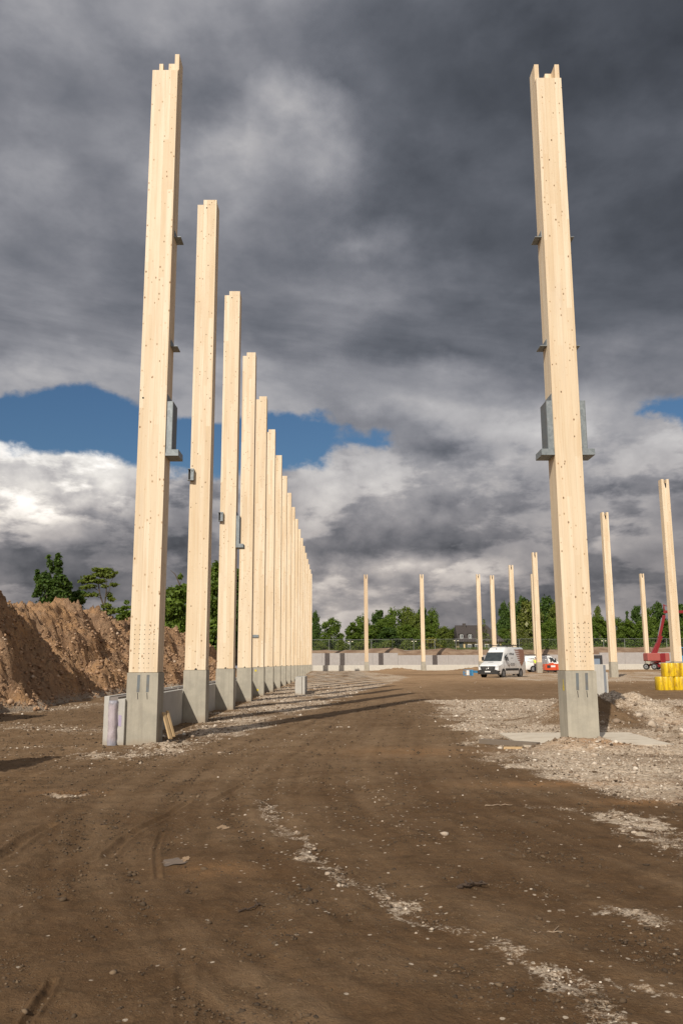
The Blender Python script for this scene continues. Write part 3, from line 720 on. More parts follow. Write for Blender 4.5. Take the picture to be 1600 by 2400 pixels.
# loose stones and clods, uncountable
def ico():
    bm = bmesh.new(); bmesh.ops.create_icosphere(bm, subdivisions=1, radius=1)
    V = np.array([v.co[:] for v in bm.verts]); F = np.array([[v.index for v in f.verts] for f in bm.faces]); bm.free(); return V, F
IV, IF = ico()
def scatter(name, P, size, tone, seed, mats, flat=0.6, sub=IV):
    rs = np.random.RandomState(seed); n = len(P)
    nv = len(IV)
    jit = 1 + rs.uniform(-0.38, 0.30, (n, nv, 1))
    sc = np.stack([rs.uniform(.75, 1.3, n), rs.uniform(.6, 1.1, n), rs.uniform(.45, .8, n) * flat / 0.6], -1)[:, None, :]
    L = IV[None] * jit * sc * size[:, None, None]
    a = rs.uniform(0, 6.28, n); c, s_ = np.cos(a)[:, None], np.sin(a)[:, None]
    x = L[..., 0] * c - L[..., 1] * s_; y = L[..., 0] * s_ + L[..., 1] * c
    V = np.stack([x + P[:, 0:1], y + P[:, 1:2], L[..., 2] + P[:, 2:3]], -1).reshape(-1, 3)
    F = (IF[None] + (np.arange(n) * nv)[:, None, None]).reshape(-1, 3)
    return np_mesh(name, V, F, mats, attrs={'tone': ('POINT', np.repeat(tone, nv))})
rs = np.random.RandomState(11)
N = 420000
u = rs.uniform(0, 1, N); Yc = 3.7 * (60 / 3.7) ** u; Xc = rs.uniform(-0.44, 0.44, N) * Yc
pg = guide(Xc, Yc); pr = rs.uniform(0, 1, N)
near = np.clip((Yc - 4) / 10, 0.28, 1)
keep = pr / near < (0.0014 * np.clip(0.35 + Xc / 2.0, 0.2, 1.6) + 0.34 * np.clip(pg - 0.2, 0, 1) ** 1.2)
keep &= ~((Xc > 3.5) & (Xc < 6.1) & (Yc > 15.9) & (Yc < 18.5) & (rs.uniform(0, 1, N) < 0.9))
Xc, Yc, pg = Xc[keep], Yc[keep], pg[keep]
sz = (0.0042 + 0.00050 * Yc) * rs.lognormal(0, 0.55, len(Xc)); sz = np.clip(sz, 0.003, 0.06)
Zc = ground_z(Xc, Yc) + sz * 0.15
tone = np.clip(rs.normal(0.50, 0.26, len(Xc)), 0, 1)
tag(scatter('gravel', np.stack([Xc, Yc, Zc], -1), sz, tone, 3, STONE), 'loose pale crushed stone scattered over the brown dirt', 'gravel', kind='stuff')
nk = 260; ck = rs.randint(0, 4, nk); cxy = np.array([(9.5, 20.5, 2.2, 2.0), (11.5, 18.5, 2.5, 2.0), (7.2, 20.5, .8, 1.6), (6.0, 14.8, 1.6, .5)])[ck]
Xb = cxy[:, 0] + rs.normal(0, 1, nk) * cxy[:, 2]; Yb = cxy[:, 1] + rs.normal(0, 1, nk) * cxy[:, 3]; kb = ~((Xb > 3.3) & (Xb < 5.4) & (Yb > 15.8)) & (Yb > 13.5); Xb, Yb = Xb[kb], Yb[kb]
sb_ = np.clip(rs.lognormal(-3.2, .55, len(Xb)), .015, .13)
tag(scatter('rubble', np.stack([Xb, Yb, ground_z(Xb, Yb) + sb_ * .2], -1), sb_, np.clip(rs.normal(.35, .3, len(Xb)), 0, 1), 13, STONE), 'broken lumps of concrete and earth around the near right footing', 'rubble', kind='stuff')
u = rs.uniform(0, 1, 60000); Yk = 3.7 * (34 / 3.7) ** u; Xk = rs.uniform(-0.44, 0.44, 60000) * Yk
k_ = (fbm(Xk * 1.5, Yk * 1.5, 3) + 0.25 + 0.35 * sm(Xk, -1, -3) > rs.uniform(0, 1, 60000)); Xk, Yk = Xk[k_], Yk[k_]
sk = np.clip((0.0030 + 0.00045 * Yk) * rs.lognormal(0, 0.5, len(Xk)), 0.002, 0.04)
tag(scatter('soil_crumbs', np.stack([Xk, Yk, ground_z(Xk, Yk) + sk * 0.1], -1), sk, np.clip(rs.normal(0.35, 0.25, len(Xk)), 0, 1), 9, CRUMB), 'small crumbs of dark brown soil on the haul road', 'soil crumbs', kind='stuff')
# coarse clods on the heap face and its foot
n = 26000
Yh = 19 + 60 * rs.uniform(0, 1, n) ** 1.3; Xh = -9.6 - rs.uniform(-0.6, 5.2, n)
Zh = heap_z(Xh, Yh)
k = Zh > -0.2
Yh, Xh, Zh = Yh[k], Xh[k], Zh[k]
sh = np.clip(0.020 * rs.lognormal(0, 0.65, len(Xh)) * (0.6 + Yh / 45), 0.012, 0.11)
cl = scatter('earth_clods', np.stack([Xh, Yh, Zh + sh * 0.2], -1), sh, np.clip(rs.normal(0.4, 0.25, len(Xh)), 0, 1), 5, CLOD, 0.8)
tag(cl, 'lumps of brown earth and stone lying on the spoil heap', 'earth clods', kind='stuff')

# ------------------------------------------------------------------ timber columns
XL, XR, D1, SP = -4.007, 4.511, 16.72, 6.212
def shaft_mb(z0, z1, top):
    m = MB(); w_, e = 0.56, 0.28
    m.box(-e, e, -e, e, z0, z1)
    def pr(xa, xb, ya, yb, h):   # prong left standing above the cut top
        m.box(xa - e, xb - e, ya - e, yb - e, z1, z1 + h, 0, skip=('b',))
    if top == 'row':
        pr(0.17, 0.56, 0.0, 0.12, 0.16); pr(0.47, 0.56, 0.12, 0.56, 0.13)
        pr(0.0, 0.10, 0.42, 0.56, 0.05)
        m.disc((0.27 - e, -e - .002, z1 - 0.10), (0, -1, 0), 0.022, 10, 1)
        for zz in (0.55, 0.62, 0.69, 0.75): m.disc((0.47 - e, -e - .002, z1 - zz), (0, -1, 0), 0.007, 6, 1)
    elif top == 'corner':
        pr(0.045, 0.135, 0.44, 0.56, 0.50); pr(0.27, 0.46, 0.40, 0.56, 0.47); pr(0.46, 0.56, 0.13, 0.56, 0.50); pr(0.48, 0.56, 0.06, 0.13, 0.07)
    elif top == 'double':
        pr(0.0, 0.10, 0.12, 0.56, 0.43); pr(0.46, 0.56, 0.12, 0.56, 0.43)
        pr(0.10, 0.15, 0.40, 0.56, 0.41); pr(0.31, 0.46, 0.40, 0.56, 0.41)
    elif top == 'slot':
        pr(0.0, 0.18, 0.0, 0.56, 0.30); pr(0.38, 0.56, 0.0, 0.56, 0.30)
        m.box(0.18 - e, 0.38 - e, 0.30 - e, 0.56 - e, z1, z1 + 0.02, 1, skip=('b',))
    return m
def plinth_mb(zb, zj):
    m = MB(); m.box(-.302, .302, -.302, .302, zb, zj - 0.006, 0)
    m.box(-.27, .27, -.27, .27, zj - 0.006, zj + 0.0, 1)
    return m
def small_front(m, zj):
    """half-round drain hole at the foot of the timber"""
    pts = [(0.035 * math.cos(math.pi * i / 8) , zj + 0.045 * math.sin(math.pi * i / 8) + .004) for i in range(9)]
    m.add([(x + 0.02, -.2825, z) for x, z in pts], [tuple(range(9))], 1)
ORD = ['first', 'second', 'third', 'fourth', 'fifth', 'sixth', 'seventh', 'eighth', 'ninth', 'tenth', 'eleventh', 'twelfth', 'thirteenth', 'fourteenth', 'fifteenth', 'sixteenth', 'seventeenth', 'eighteenth', 'nineteenth']
ZJ, ZT = 1.365, 14.88
def dowels(m, xoff=0.0):
    rows_ = [(2.28 - 0.092 * i, (-.185, -.09, .005, .10, .195)) for i in range(7)] + [(1.636 - 0.092 * i, (-.09, .005, .10)) for i in range(3)] + [(1.45, (-.20, -.07, .07, .20))]
    for zz, xs in rows_:
        for x in xs: m.disc((x + xoff, -.2822, zz), (0, -1, 0), 0.0088 if zz > 1.5 else 0.006, 8, 1)
def front_plinth(parent):
    p = plinth_mb(-0.4, ZJ).build('concrete_plinth', [CONC, DARKM], parent, bevel=0.012)
    for x in (-0.075, 0.105):
        s_ = MB(); s_.obox((x, -.3035, 1.155), (.027, 0, 0.0), (0, .0015, 0), (0.003, 0, .165), 0); s_.build('steel_strip', STEELG, parent)
        q = MB(); q.obox((x - .004, -.303, 0.915), (.006, 0, 0), (0, .0012, 0), (-.005, 0, .062), 0); q.build('grout_slot', DARKM, parent)
    return p
def l_shelf(parent, side, z, y0, y1, x=0.28):
    m = MB(); s_ = side
    a, b = sorted((s_ * x, s_ * (x + 0.145)))
    m.box(a, b, y0, y1, z, z + 0.012)
    a, b = sorted((s_ * x, s_ * (x + 0.012)))
    m.box(a, b, y0, y1, z + 0.012, z + 0.15)
    m.build('shelf_bracket', GALV, parent)
def hanger(parent, side, z0=5.71, z1=7.02, x=0.28):
    m = MB(); s_ = side
    def b(xa, xb, ya, yb, za, zb, mt=0):
        xa, xb = sorted((s_ * xa, s_ * xb)); m.box(xa, xb, ya, yb, za, zb, mt)
    b(x, x + 0.013, -.24, .24, z0 + .06, z1)
    b(x + 0.013, x + 0.115, -.24, -.226, z0 + .06, z1 - 0.15); b(x + 0.013, x + 0.115, .226, .24, z0 + .06, z1 - 0.15)
    b(x + 0.115, x + 0.127, -.24, .24, z0 + .06, z1 - 0.15, 1)
    b(x - .002 + .002, x + 0.27, -.26, .26, z0, z0 + 0.06); b(x + 0.013, x + 0.265, -.255, -.243, z0 + .06, z0 + 0.13); b(x + 0.013, x + 0.265, .243, .255, z0 + .06, z0 + 0.13)
    b(x + 0.255, x + 0.27, -.243, .243, z0 + .06, z0 + 0.13)
    m.build('beam_hanger', [GALV, STEELG], parent)
# the two near columns
tA = thing('timber_column', 'near left timber column with dowel holes, stepped top and a hanger on its right side', 'column', (XL + .28, D1 + .28, 0), 0, 'left row of timber columns')
m = shaft_mb(ZJ, 14.52, 'corner'); dowels(m)
m.disc((-.205, -.2822, 6.93), (0, -1, 0), .02, 10, 1)
m.build('timber_shaft', [WOOD, DARKM], tA, bevel=0.006)
front_plinth(tA)
l_shelf(tA, 1, 10.62, -.08, .28); l_shelf(tA, 1, 8.13, -.08, .28); hanger(tA, 1)
tB = thing('timber_column', 'near right timber column with brackets and steel hangers on both sides', 'column', (XR + .28, D1 + .28, 0), 0)
m = shaft_mb(ZJ, 14.34, 'double'); dowels(m, 0.01)
m.build('timber_shaft', [WOOD, DARKM], tB, bevel=0.006)
front_plinth(tB)
for s_ in (-1, 1):
    l_shelf(tB, s_, 10.62, -.08, .28); l_shelf(tB, s_, 8.13, -.08, .28); hanger(tB, s_)
m = MB(); pts = [(-.06, 1.06), (-.055, .98), (.05, .975), (.06, 1.05), (.02, 1.10), (.035, 1.19), (-.01, 1.2), (-.03, 1.1)]
m.add([(-.3035, y - .12, z) for y, z in pts], [tuple(range(8))]); m.build('paint_mark', YPAINT, tB, fix=False)
# the long left row
sm_row = shaft_mb(ZJ, ZT, 'row'); small_front(sm_row, ZJ)
pl_row = plinth_mb(-0.4, ZJ)
proto = thing('timber_column', 'x', 'column', (XL + .28, D1 + .28 + SP, 0), 0, 'left row of timber columns')
sm_row.build('timber_shaft', [WOOD, DARKM], proto, bevel=0.006)
pl_row.build('concrete_plinth', [CONC, DARKM], proto, bevel=0.012)
extra = {1: ', steel box on its front', 2: ', steel box and tall hanger', 4: ', two yellow plinth dots'}
rowc = []
for k in range(1, 19):
    c = proto if k == 1 else copy_tree(proto)
    c.location = (XL + .28 + 0.0 * k, D1 + .28 + SP * k, 0.0 if k < 14 else 0.0)
    c['label'] = ('last and farthest timber column of the long left row' if k == 18 else '%s timber column from the front, long left row%s' % (ORD[k], extra.get(k, '')))
    rowc.append(c)
def front_box(parent, z, x0=-.33, h=0.33):
    m = MB()
    m.box(x0, x0 + .17, -.294, -.28, z, z + h, 0); m.box(x0, x0 + .17, -.40, -.294, z, z + .014); m.box(x0, x0 + .17, -.40, -.294, z + h - .014, z + h)
    m.box(x0 + .085, x0 + .17, -.412, -.40, z, z + h); m.box(x0 + .158, x0 + .17, -.40, -.294, z + .014, z + h - .014); m.box(x0 + .006, x0 + .15, -.298, -.294, z + .016, z + h - .016, 1)
    m.disc((x0 + .13, -.4135, z + h - .07), (0, -1, 0), .02, 8, 1)
    m.build('box_bracket', [GALV, DARKM], parent)
front_box(rowc[0], at(445, 1127, 22.9).z); front_box(rowc[1], at(517, 1222, 29.1).z, h=.32)
hanger(rowc[1], 1, at(560, 1284, 29.3).z, at(560, 1200, 29.3).z)
m = MB(); zc = at(600, 1494, 41.5).z; m.box(-.30, 0.02, -.33, -.28, zc, zc + .13); m.build('small_bracket', GALV, rowc[3])
for zz in (1.2, .28):
    m = MB(); m.disc((-.10 if zz > 1 else .0, -.3045, zz), (0, -1, 0), .055, 9); m.build('paint_mark', YPAINT, rowc[3], fix=False)
m = MB(); m.disc((-.27, -.3045, 1.24), (0, -1, 0), .05, 9); m.build('paint_mark', YPAINT, rowc[5], fix=False)
# free-standing hall columns and the far row
def slot_column(label, cx, cy, zb, zj, zt, group):
    t = thing('timber_column', label, 'column', (cx, cy, 0), 0, group)
    m = shaft_mb(zj, zt - .3, 'slot')
    m.add([(-.07, -.2822, zt - .3), (.07, -.2822, zt - .3), (.055, -.2822, zt - .62), (.0, -.2822, zt - .68), (-.04, -.2822, zt - .5)], [(0, 1, 2, 3, 4)], 1)
    m.build('timber_shaft', [WOOD, DARKM], t); plinth_mb(zb - .4, zj).build('concrete_plinth', [CONC, DARKM], t)
    return t
G2 = 'inner row of timber columns'
for (Y, X, lab) in ((59.7, 24.0, 'nearest column of the inner row, behind the yellow barriers'), (73.3, 23.95, 'timber column just right of the near right column, farther back'),
                    (100.7, 24.1, 'timber column standing in front of the second white van'), (114.0, 24.0, 'timber column behind the roof of the white van'), (127.6, 23.9, 'slim timber column between the house roof and the white van')):
    slot_column(lab, X, Y + .28, 0.15, 1.56, 14.62, G2)
G3 = 'far row of timber columns'
for X, lab in ((4.76, 'leftmost timber column in the far row, alone against the trees'), (13.3, 'timber column of the far row left of the house'), (21.95, 'timber column of the far row in front of the house'),
               (30.35, 'timber column of the far row half hidden behind another above the second van'), (47.1, 'timber column of the far row left of the red boom lift')):
    slot_column(lab, X + .0, 128.8, 0.4, 1.74, 14.9, G3)

# ------------------------------------------------------------------ low sandwich wall of the left row
def f_foil(t, b):
    g = t.new('ShaderNodeTexCoord').outputs['Object']
    n = t.noise(t.mapping(g, scale=(9, 9, 5)), 1.0, 5, 0.6, 0.8)
    z = t.sep(g)[2]
    pk = t.sstep(t.m('ADD', t.m('ABSOLUTE', t.m('SUBTRACT', z, 0.42)), t.m('MULTIPLY', t.m('SUBTRACT', n, .5), .3)), 0.42, 0.27)
    c = t.mix(pk, t.mix(n, (0.20, 0.20, 0.23), (0.38, 0.38, 0.42)), t.mix(n, (0.38, 0.32, 0.34), (0.52, 0.46, 0.475)))
    c = t.mix(t.m('MULTIPLY', t.sstep(t.noise(g, 60, 3, .6), .55, .65), .5), c, (0.30, 0.24, 0.35))
    t.put(b.inputs['Base Color'], c); b.inputs['Roughness'].default_value = 0.35
    bump(t, b, n, 0.8, 0.02)
FOIL = mat('wrapped_insulation', f_foil)
INS = plain('insulation_edge', (0.23, 0.20, 0.18), 0.9, dirt=0.4)
def sandwich(name, label, cat, y0, y1, group, h=0.92, first=False):
    t = thing(name, label, cat, (XL - .42, y0, 0), 0, group)
    L = y1 - y0
    m = MB(); m.box(0.0, 0.10, 0, L, -.4, h); m.build('outer_shell', CONC_P, t, bevel=.006)
    m = MB(); m.box(0.10, 0.26, 0.02, L - .02, -.4, h - .02); m.build('insulation', INS, t)
    m = MB(); m.box(0.26, 0.40, 0, L, -.4, h - .055); m.build('inner_shell', CONC_P, t, bevel=.006)
    return t
p0 = sandwich('wall_panel', 'low concrete sandwich wall panel beside the near left column, its end wrapped in pinkish foil', 'wall', 16.62, 22.86, 'low wall panels of the left row')
m = MB()
nz, na = 14, 9
rs2 = random.Random(4)
for i in range(nz + 1):
    z = -0.02 + 0.86 * i / nz
    for j in range(na):
        a = math.pi * j / (na - 1)
        r = 0.088 * (1 + rs2.uniform(-.12, .12))
        m.v.append((0.18 - r * math.cos(a), -0.0 - 0.11 * math.sin(a) * (1 + rs2.uniform(-.2, .2)), z))
for i in range(nz):
    for j in range(na - 1):
        m.f.append((i * na + j, i * na + j + 1, (i + 1) * na + j + 1, (i + 1) * na + j)); m.m.append(0); m.sm.append(True)
m.f.append(tuple(nz * na + j for j in range(na))); m.m.append(0); m.sm.append(False)
m.build('foil_wrap', FOIL, p0)
m = MB(); m.add([(.285, -.003, .36), (.345, -.003, .35), (.345, -.003, .56), (.285, -.003, .57)], [(0, 1, 2, 3)]); m.build('delivery_sticker', plain('sticker_violet', (0.42, 0.36, 0.48), .5, dirt=.5, scale=60, dirtcol=(.15, .12, .3)), p0, fix=False)
for k in range(1, 18):
    sandwich('wall_panel', 'low concrete wall panel between the %s and %s columns of the left row' % (ORD[k], ORD[k + 1]), 'wall', D1 + SP * k + .06, D1 + SP * (k + 1) - .02 + .06, 'low wall panels of the left row')

# leaning boards, block, slab, standing panel
PLANK = plain('sawn_softwood', (0.52, 0.36, 0.19), 0.75, dirt=0.35, scale=5, dirtcol=(.30, .19, .09))
def plank(label, a, b, wd, th, tw=0.0, group=None):
    m = MB(); m.obox((0, 0, 0), (wd / 2, 0, 0), (0, th / 2, 0), (0, 0, (Vector(b) - Vector(a)).length / 2))
    o = m.build('wooden_board', PLANK, bevel=.003)
    d = (Vector(b) - Vector(a)).normalized()
    o.rotation_mode = 'QUATERNION'; o.rotation_quaternion = d.to_track_quat('Z', 'Y') @ Matrix.Rotation(tw, 3, 'Z').to_quaternion()
    o.location = (Vector(a) + Vector(b)) / 2
    return tag(o, label, 'board', group)
gA = at(400, 1732, 16.82); gB = at(408, 1727, 16.95); tA_ = at(384, 1670, 17.0); tB_ = at(392, 1666, 17.1)
plank('wide wooden board leaning against the near left plinth, front one', gA, tA_, .095, .03, .3)
plank('narrow wooden board leaning behind the wider one at the near left plinth', gB, tB_, .065, .03, .2)
g_ = at(704, 1625, 43.0)
m = MB(); m.box(-.27, .06, -.3, 3.2, -.3, .86); m.box(.09, .22, -.3, 3.2, -.3, .88); m.box(.06, .09, -.28, 3.18, -.3, .84, 1)
tag(m.build('concrete_block', [CONC_P, INS], bevel=.008), 'short upright concrete block standing alone right of the left row', 'concrete block').location = (g_.x, g_.y + .3, 0)
m = MB(); m.prism([(3.42, 15.75), (6.15, 15.75), (6.28, 18.55), (3.5, 18.6)], 'z', -.35, 0.045)
tag(m.build('footing_slab', plain('slab_concrete', (.60, .53, .43), .9, dirt=.55, scale=2.5, dirtcol=(.36, .28, .2)), bevel=.01), 'flat pale concrete slab under the near right column', 'slab')
m = MB(); m.obox((0, 0, 0), (.45, -.42, .0), (.05, .055, 0), (0, 0, .045))
tag(m.build('timber_beam', plain('weathered_timber', (0.17, 0.135, 0.105), .85, dirt=.5), bevel=.005), 'dark weathered beam along the left edge of the footing slab', 'beam').location = gp(1192, 1748) + Vector((0, 0, .05))
m = MB(); m.obox((0, 0, 0), (.16, -.02, .0), (.02, .06, 0), (0, 0, .018))
tag(m.build('wood_offcut', PLANK), 'small orange wood offcut lying by the footing slab', 'board').location = gp(1202, 1757) + Vector((0, 0, .03))
q = at(1409, 1557, 38.0)
t = thing('wall_panel', 'upright sandwich panel end standing behind the near right column', 'wall', (q.x, 38.0, 0))
m = MB(); m.box(-.95, .06, 0, .5, -.3, q.z); m.build('concrete_shell', CONC_P, t, bevel=.008)
m = MB(); m.box(.065, .17, .02, .5, -.3, q.z - .03); m.build('insulation', plain('blue_grey_insulation', (.20, .22, .25), .8, dirt=.4), t)
m = MB(); m.box(.175, .25, .04, .5, -.3, q.z - .35); m.build('outer_shell', CONC_P, t)
q = at(1396, 1556, 88)
t = thing('site_cabinet', 'dark site cabinet with blue grey front beyond the upright panel', 'cabinet', (q.x, 88, .3))
m = MB(); m.box(-.9, .42, 0, 1.1, 0, 1.62); m.build('body', plain('blue_grey_paint', (.20, .25, .32), .5), t, bevel=.02)
m = MB(); m.box(-.95, .46, -.05, 1.15, 1.625, 1.95); m.box(.46, .66, -.05, 1.15, 0, 1.95); m.build('cover', plain('black_plastic', (.03, .03, .035), .6), t, bevel=.02)

# ------------------------------------------------------------------ far walls
GW = 'low pale wall panels along the far row'
lows = [(-3.3, 4.42, 'between the left row and the first far column'), (5.1, 12.95, 'left of the column before the house'), (13.65, 21.6, 'in front of the house'), (22.3, 30.0, 'behind the white vans'), (30.7, 38.6, 'behind the near right column'), (39.2, 46.7, 'behind the sawn column right of the near column'), (47.4, 56, 'behind the red boom lift'), (56.1, 66, 'at the right end of the site')]
for a, b, lab in lows:
    m = MB(); m.box(0, b - a, 0, .22, -.5, .88)
    o = m.build('low_wall', CONC_W, bevel=.01); o.location = (a, 128.7, .38)
    tag(o, 'low pale concrete wall ' + lab, 'wall', GW)
x = -6.0; i = 0
while x < 72:
    w_ = 3.98
    top = 3.14 if x < 9 else 2.76
    if x > 38: top = 2.85
    if 41 < x < 52: top = 3.05
    m = MB(); m.box(0, w_, 0, .25, 0, top - .1); m.box(0, w_, .25, 1.4, 0, .25)
    o = m.build('retaining_wall', CONC_R, bevel=.01); o.location = (x, BANK_Y, .1)
    c = at(800, 1550, BANK_Y)
    tag(o, 'grey retaining wall element, %s from the left behind the far columns' % (ORD[i] if i < 19 else 'twentieth'), 'wall', 'grey retaining wall elements')
    x += 4.0; i += 1

# ------------------------------------------------------------------ trees and bushes
BZ0 = 3.62
def leaves(lobes, n, size, seed, gap=0.12, flat=1.0):
    rs = np.random.RandomState(seed); L = np.array(lobes, float)
    wgt = (L[:, 3] * L[:, 4] * L[:, 5]) ** (2 / 3.); idx = rs.choice(len(L), n * 2, p=wgt / wgt.sum())
    d = rs.normal(0, 1, (n * 2, 3)); d /= np.linalg.norm(d, axis=1)[:, None]
    r = rs.uniform(0.25, 1.0, n * 2) ** 0.55
    r = r * (1 + 0.16 * rs.normal(0, 1, n * 2))
    P = L[idx, :3] + d * r[:, None] * L[idx, 3:6]
    f = 2.2 / max(1e-3, L[:, 3:6].mean())
    g_ = fbm(P[:, 0] * f * .55 + seed, P[:, 2] * f * .55 + P[:, 1] * f * .3, 3)
    k = g_ > -0.42 + gap
    P, d = P[k][:n], d[k][:n]; n = len(P)
    nrm = rs.normal(0, 1, (n, 3)) + d * 0.9 + np.array([0, 0, 0.35]); nrm /= np.linalg.norm(nrm, axis=1)[:, None]
    t = np.cross(nrm, rs.normal(0, 1, (n, 3))); t /= np.linalg.norm(t, axis=1)[:, None]; b = np.cross(nrm, t)
    s_ = size * rs.lognormal(0, 0.32, n)[:, None]
    V = np.stack([P - t * s_, P - b * s_ * .55 * flat, P + t * s_, P + b * s_ * .62 * flat], 1).reshape(-1, 3)
    F = np.arange(n * 4).reshape(n, 4)
    tint = np.clip(rs.uniform(0, 1, n) * 0.75 + 0.22 * fbm(P[:, 0] * f * .4, P[:, 2] * f * .4 + 9, 2) + 0.1, 0, 1)
    tint = np.where(rs.uniform(0, 1, n) < 0.9, np.minimum(tint, 0.8), tint)
    return V, F, np.repeat(tint, 4)
def crown_obj(lobes, n, size, m, seed, parent, gap=0.12, name='crown'):
    V, F, t = leaves(lobes, n, size, seed, gap)
    return np_mesh(name, V, F, m, parent, attrs={'tint': ('POINT', t)})
def rnd_lobes(seed, H, Wd, n=11, base=0.18, shape='round'):
    rs = random.Random(seed); out = []
    for i in range(n):
        h = base + (1 - base) * (i + 0.5) / n
        if shape == 'round': wr = math.sin(math.pi * min(1, (h - base * .4) / (1.04 - base * .4))) ** 0.6
        elif shape == 'cone': wr = 1.05 - h
        else: wr = 1.0
        a = rs.uniform(0, 6.28); q = rs.uniform(0.15, 0.62) * wr * Wd / 2
        r = Wd * rs.uniform(0.15, 0.25) * (0.5 + 0.6 * wr)
        out.append((q * math.cos(a), q * math.sin(a), h * H - r * .45, r, r, r * rs.uniform(.65, .95)))
        a += rs.uniform(2, 4)
        out.append((q * 1.2 * math.cos(a), q * 1.2 * math.sin(a), h * H - r * .6, r * .8, r * .8, r * .65))
    return out
def trunk_obj(parent, H, r, lobes, seed, n=6):
    m = MB(); rs = random.Random(seed)
    m.tube((0, 0, -.3), (0.02 * H, 0, H * .34), r, r * .7, 8, caps=False)
    m.tube((0.02 * H, 0, H * .34), (0, .02 * H, H * .7), r * .7, r * .3, 7, caps=False)
    for l in sorted(lobes, key=lambda q: -q[3])[:n]:
        z0 = min(l[2] * .6, H * .5); m.tube((0.02 * H * z0 / H, 0, z0), (l[0], l[1], l[2]), r * .38, r * .1, 5, caps=False)
    return m.build('trunk', BARK, parent)
PROTO = {}
for key, (mt, H, Wd, shape, n, base) in dict(a=(LEAF_A, 10, 8.0, 'round', 9000, .12), b=(LEAF_B, 10, 7.0, 'round', 9000, .10), c=(LEAF_C, 10, 8.5, 'round', 8500, .10),
        d=(LEAF_D, 10, 8.5, 'round', 11000, .08), e=(LEAF_B, 10, 4.0, 'cone', 6500, .05), f=(LEAF_A, 10, 6.0, 'round', 8000, .05), g=(LEAF_C, 4, 6.5, 'round', 5000, .0), h=(LEAF_Y, 4, 5.0, 'round', 4000, .0)).items():
    PROTO[key] = (mt, H, Wd, shape, n, base)
made = {}
def far_tree(key, px, ytop, wpx, Y, label, group='trees beyond the far wall', name='broadleaf_tree', cat='tree', zb=None):
    mt, H, Wd, shape, n, base = PROTO[key]
    zb = BZ0 if zb is None else zb
    top = at(px, ytop, Y); h = top.z - zb; wd = wpx * Y / FPX
    vr = random.Random(int(px * 7 + Y)).randint(0, 1); kk = (key, vr)
    if kk not in made:
        t = thing(name, label, cat, (0, 0, 0), 0, group)
        lb = rnd_lobes(hash(key) % 97 * 0 + ord(key) * 3 + vr * 50, H, Wd, 11 if H > 5 else 6, base, shape)
        crown_obj(lb, n, 0.20 if H > 5 else 0.17, mt, ord(key) + vr, t, 0.10)
        trunk_obj(t, H, 0.20 if H > 5 else .08, lb, ord(key) + vr)
        made[kk] = t
    else:
        t = copy_tree(made[kk])
    t.name = name
    t['label'] = label; t['category'] = cat; t['group'] = group
    t.location = (top.x, Y, zb - .1); t.rotation_euler = (0, 0, random.Random(int(px * 13 + ytop)).uniform(0, 6.28)); t.scale = (wd / Wd, wd / Wd, h / H * 1.0)
    return t
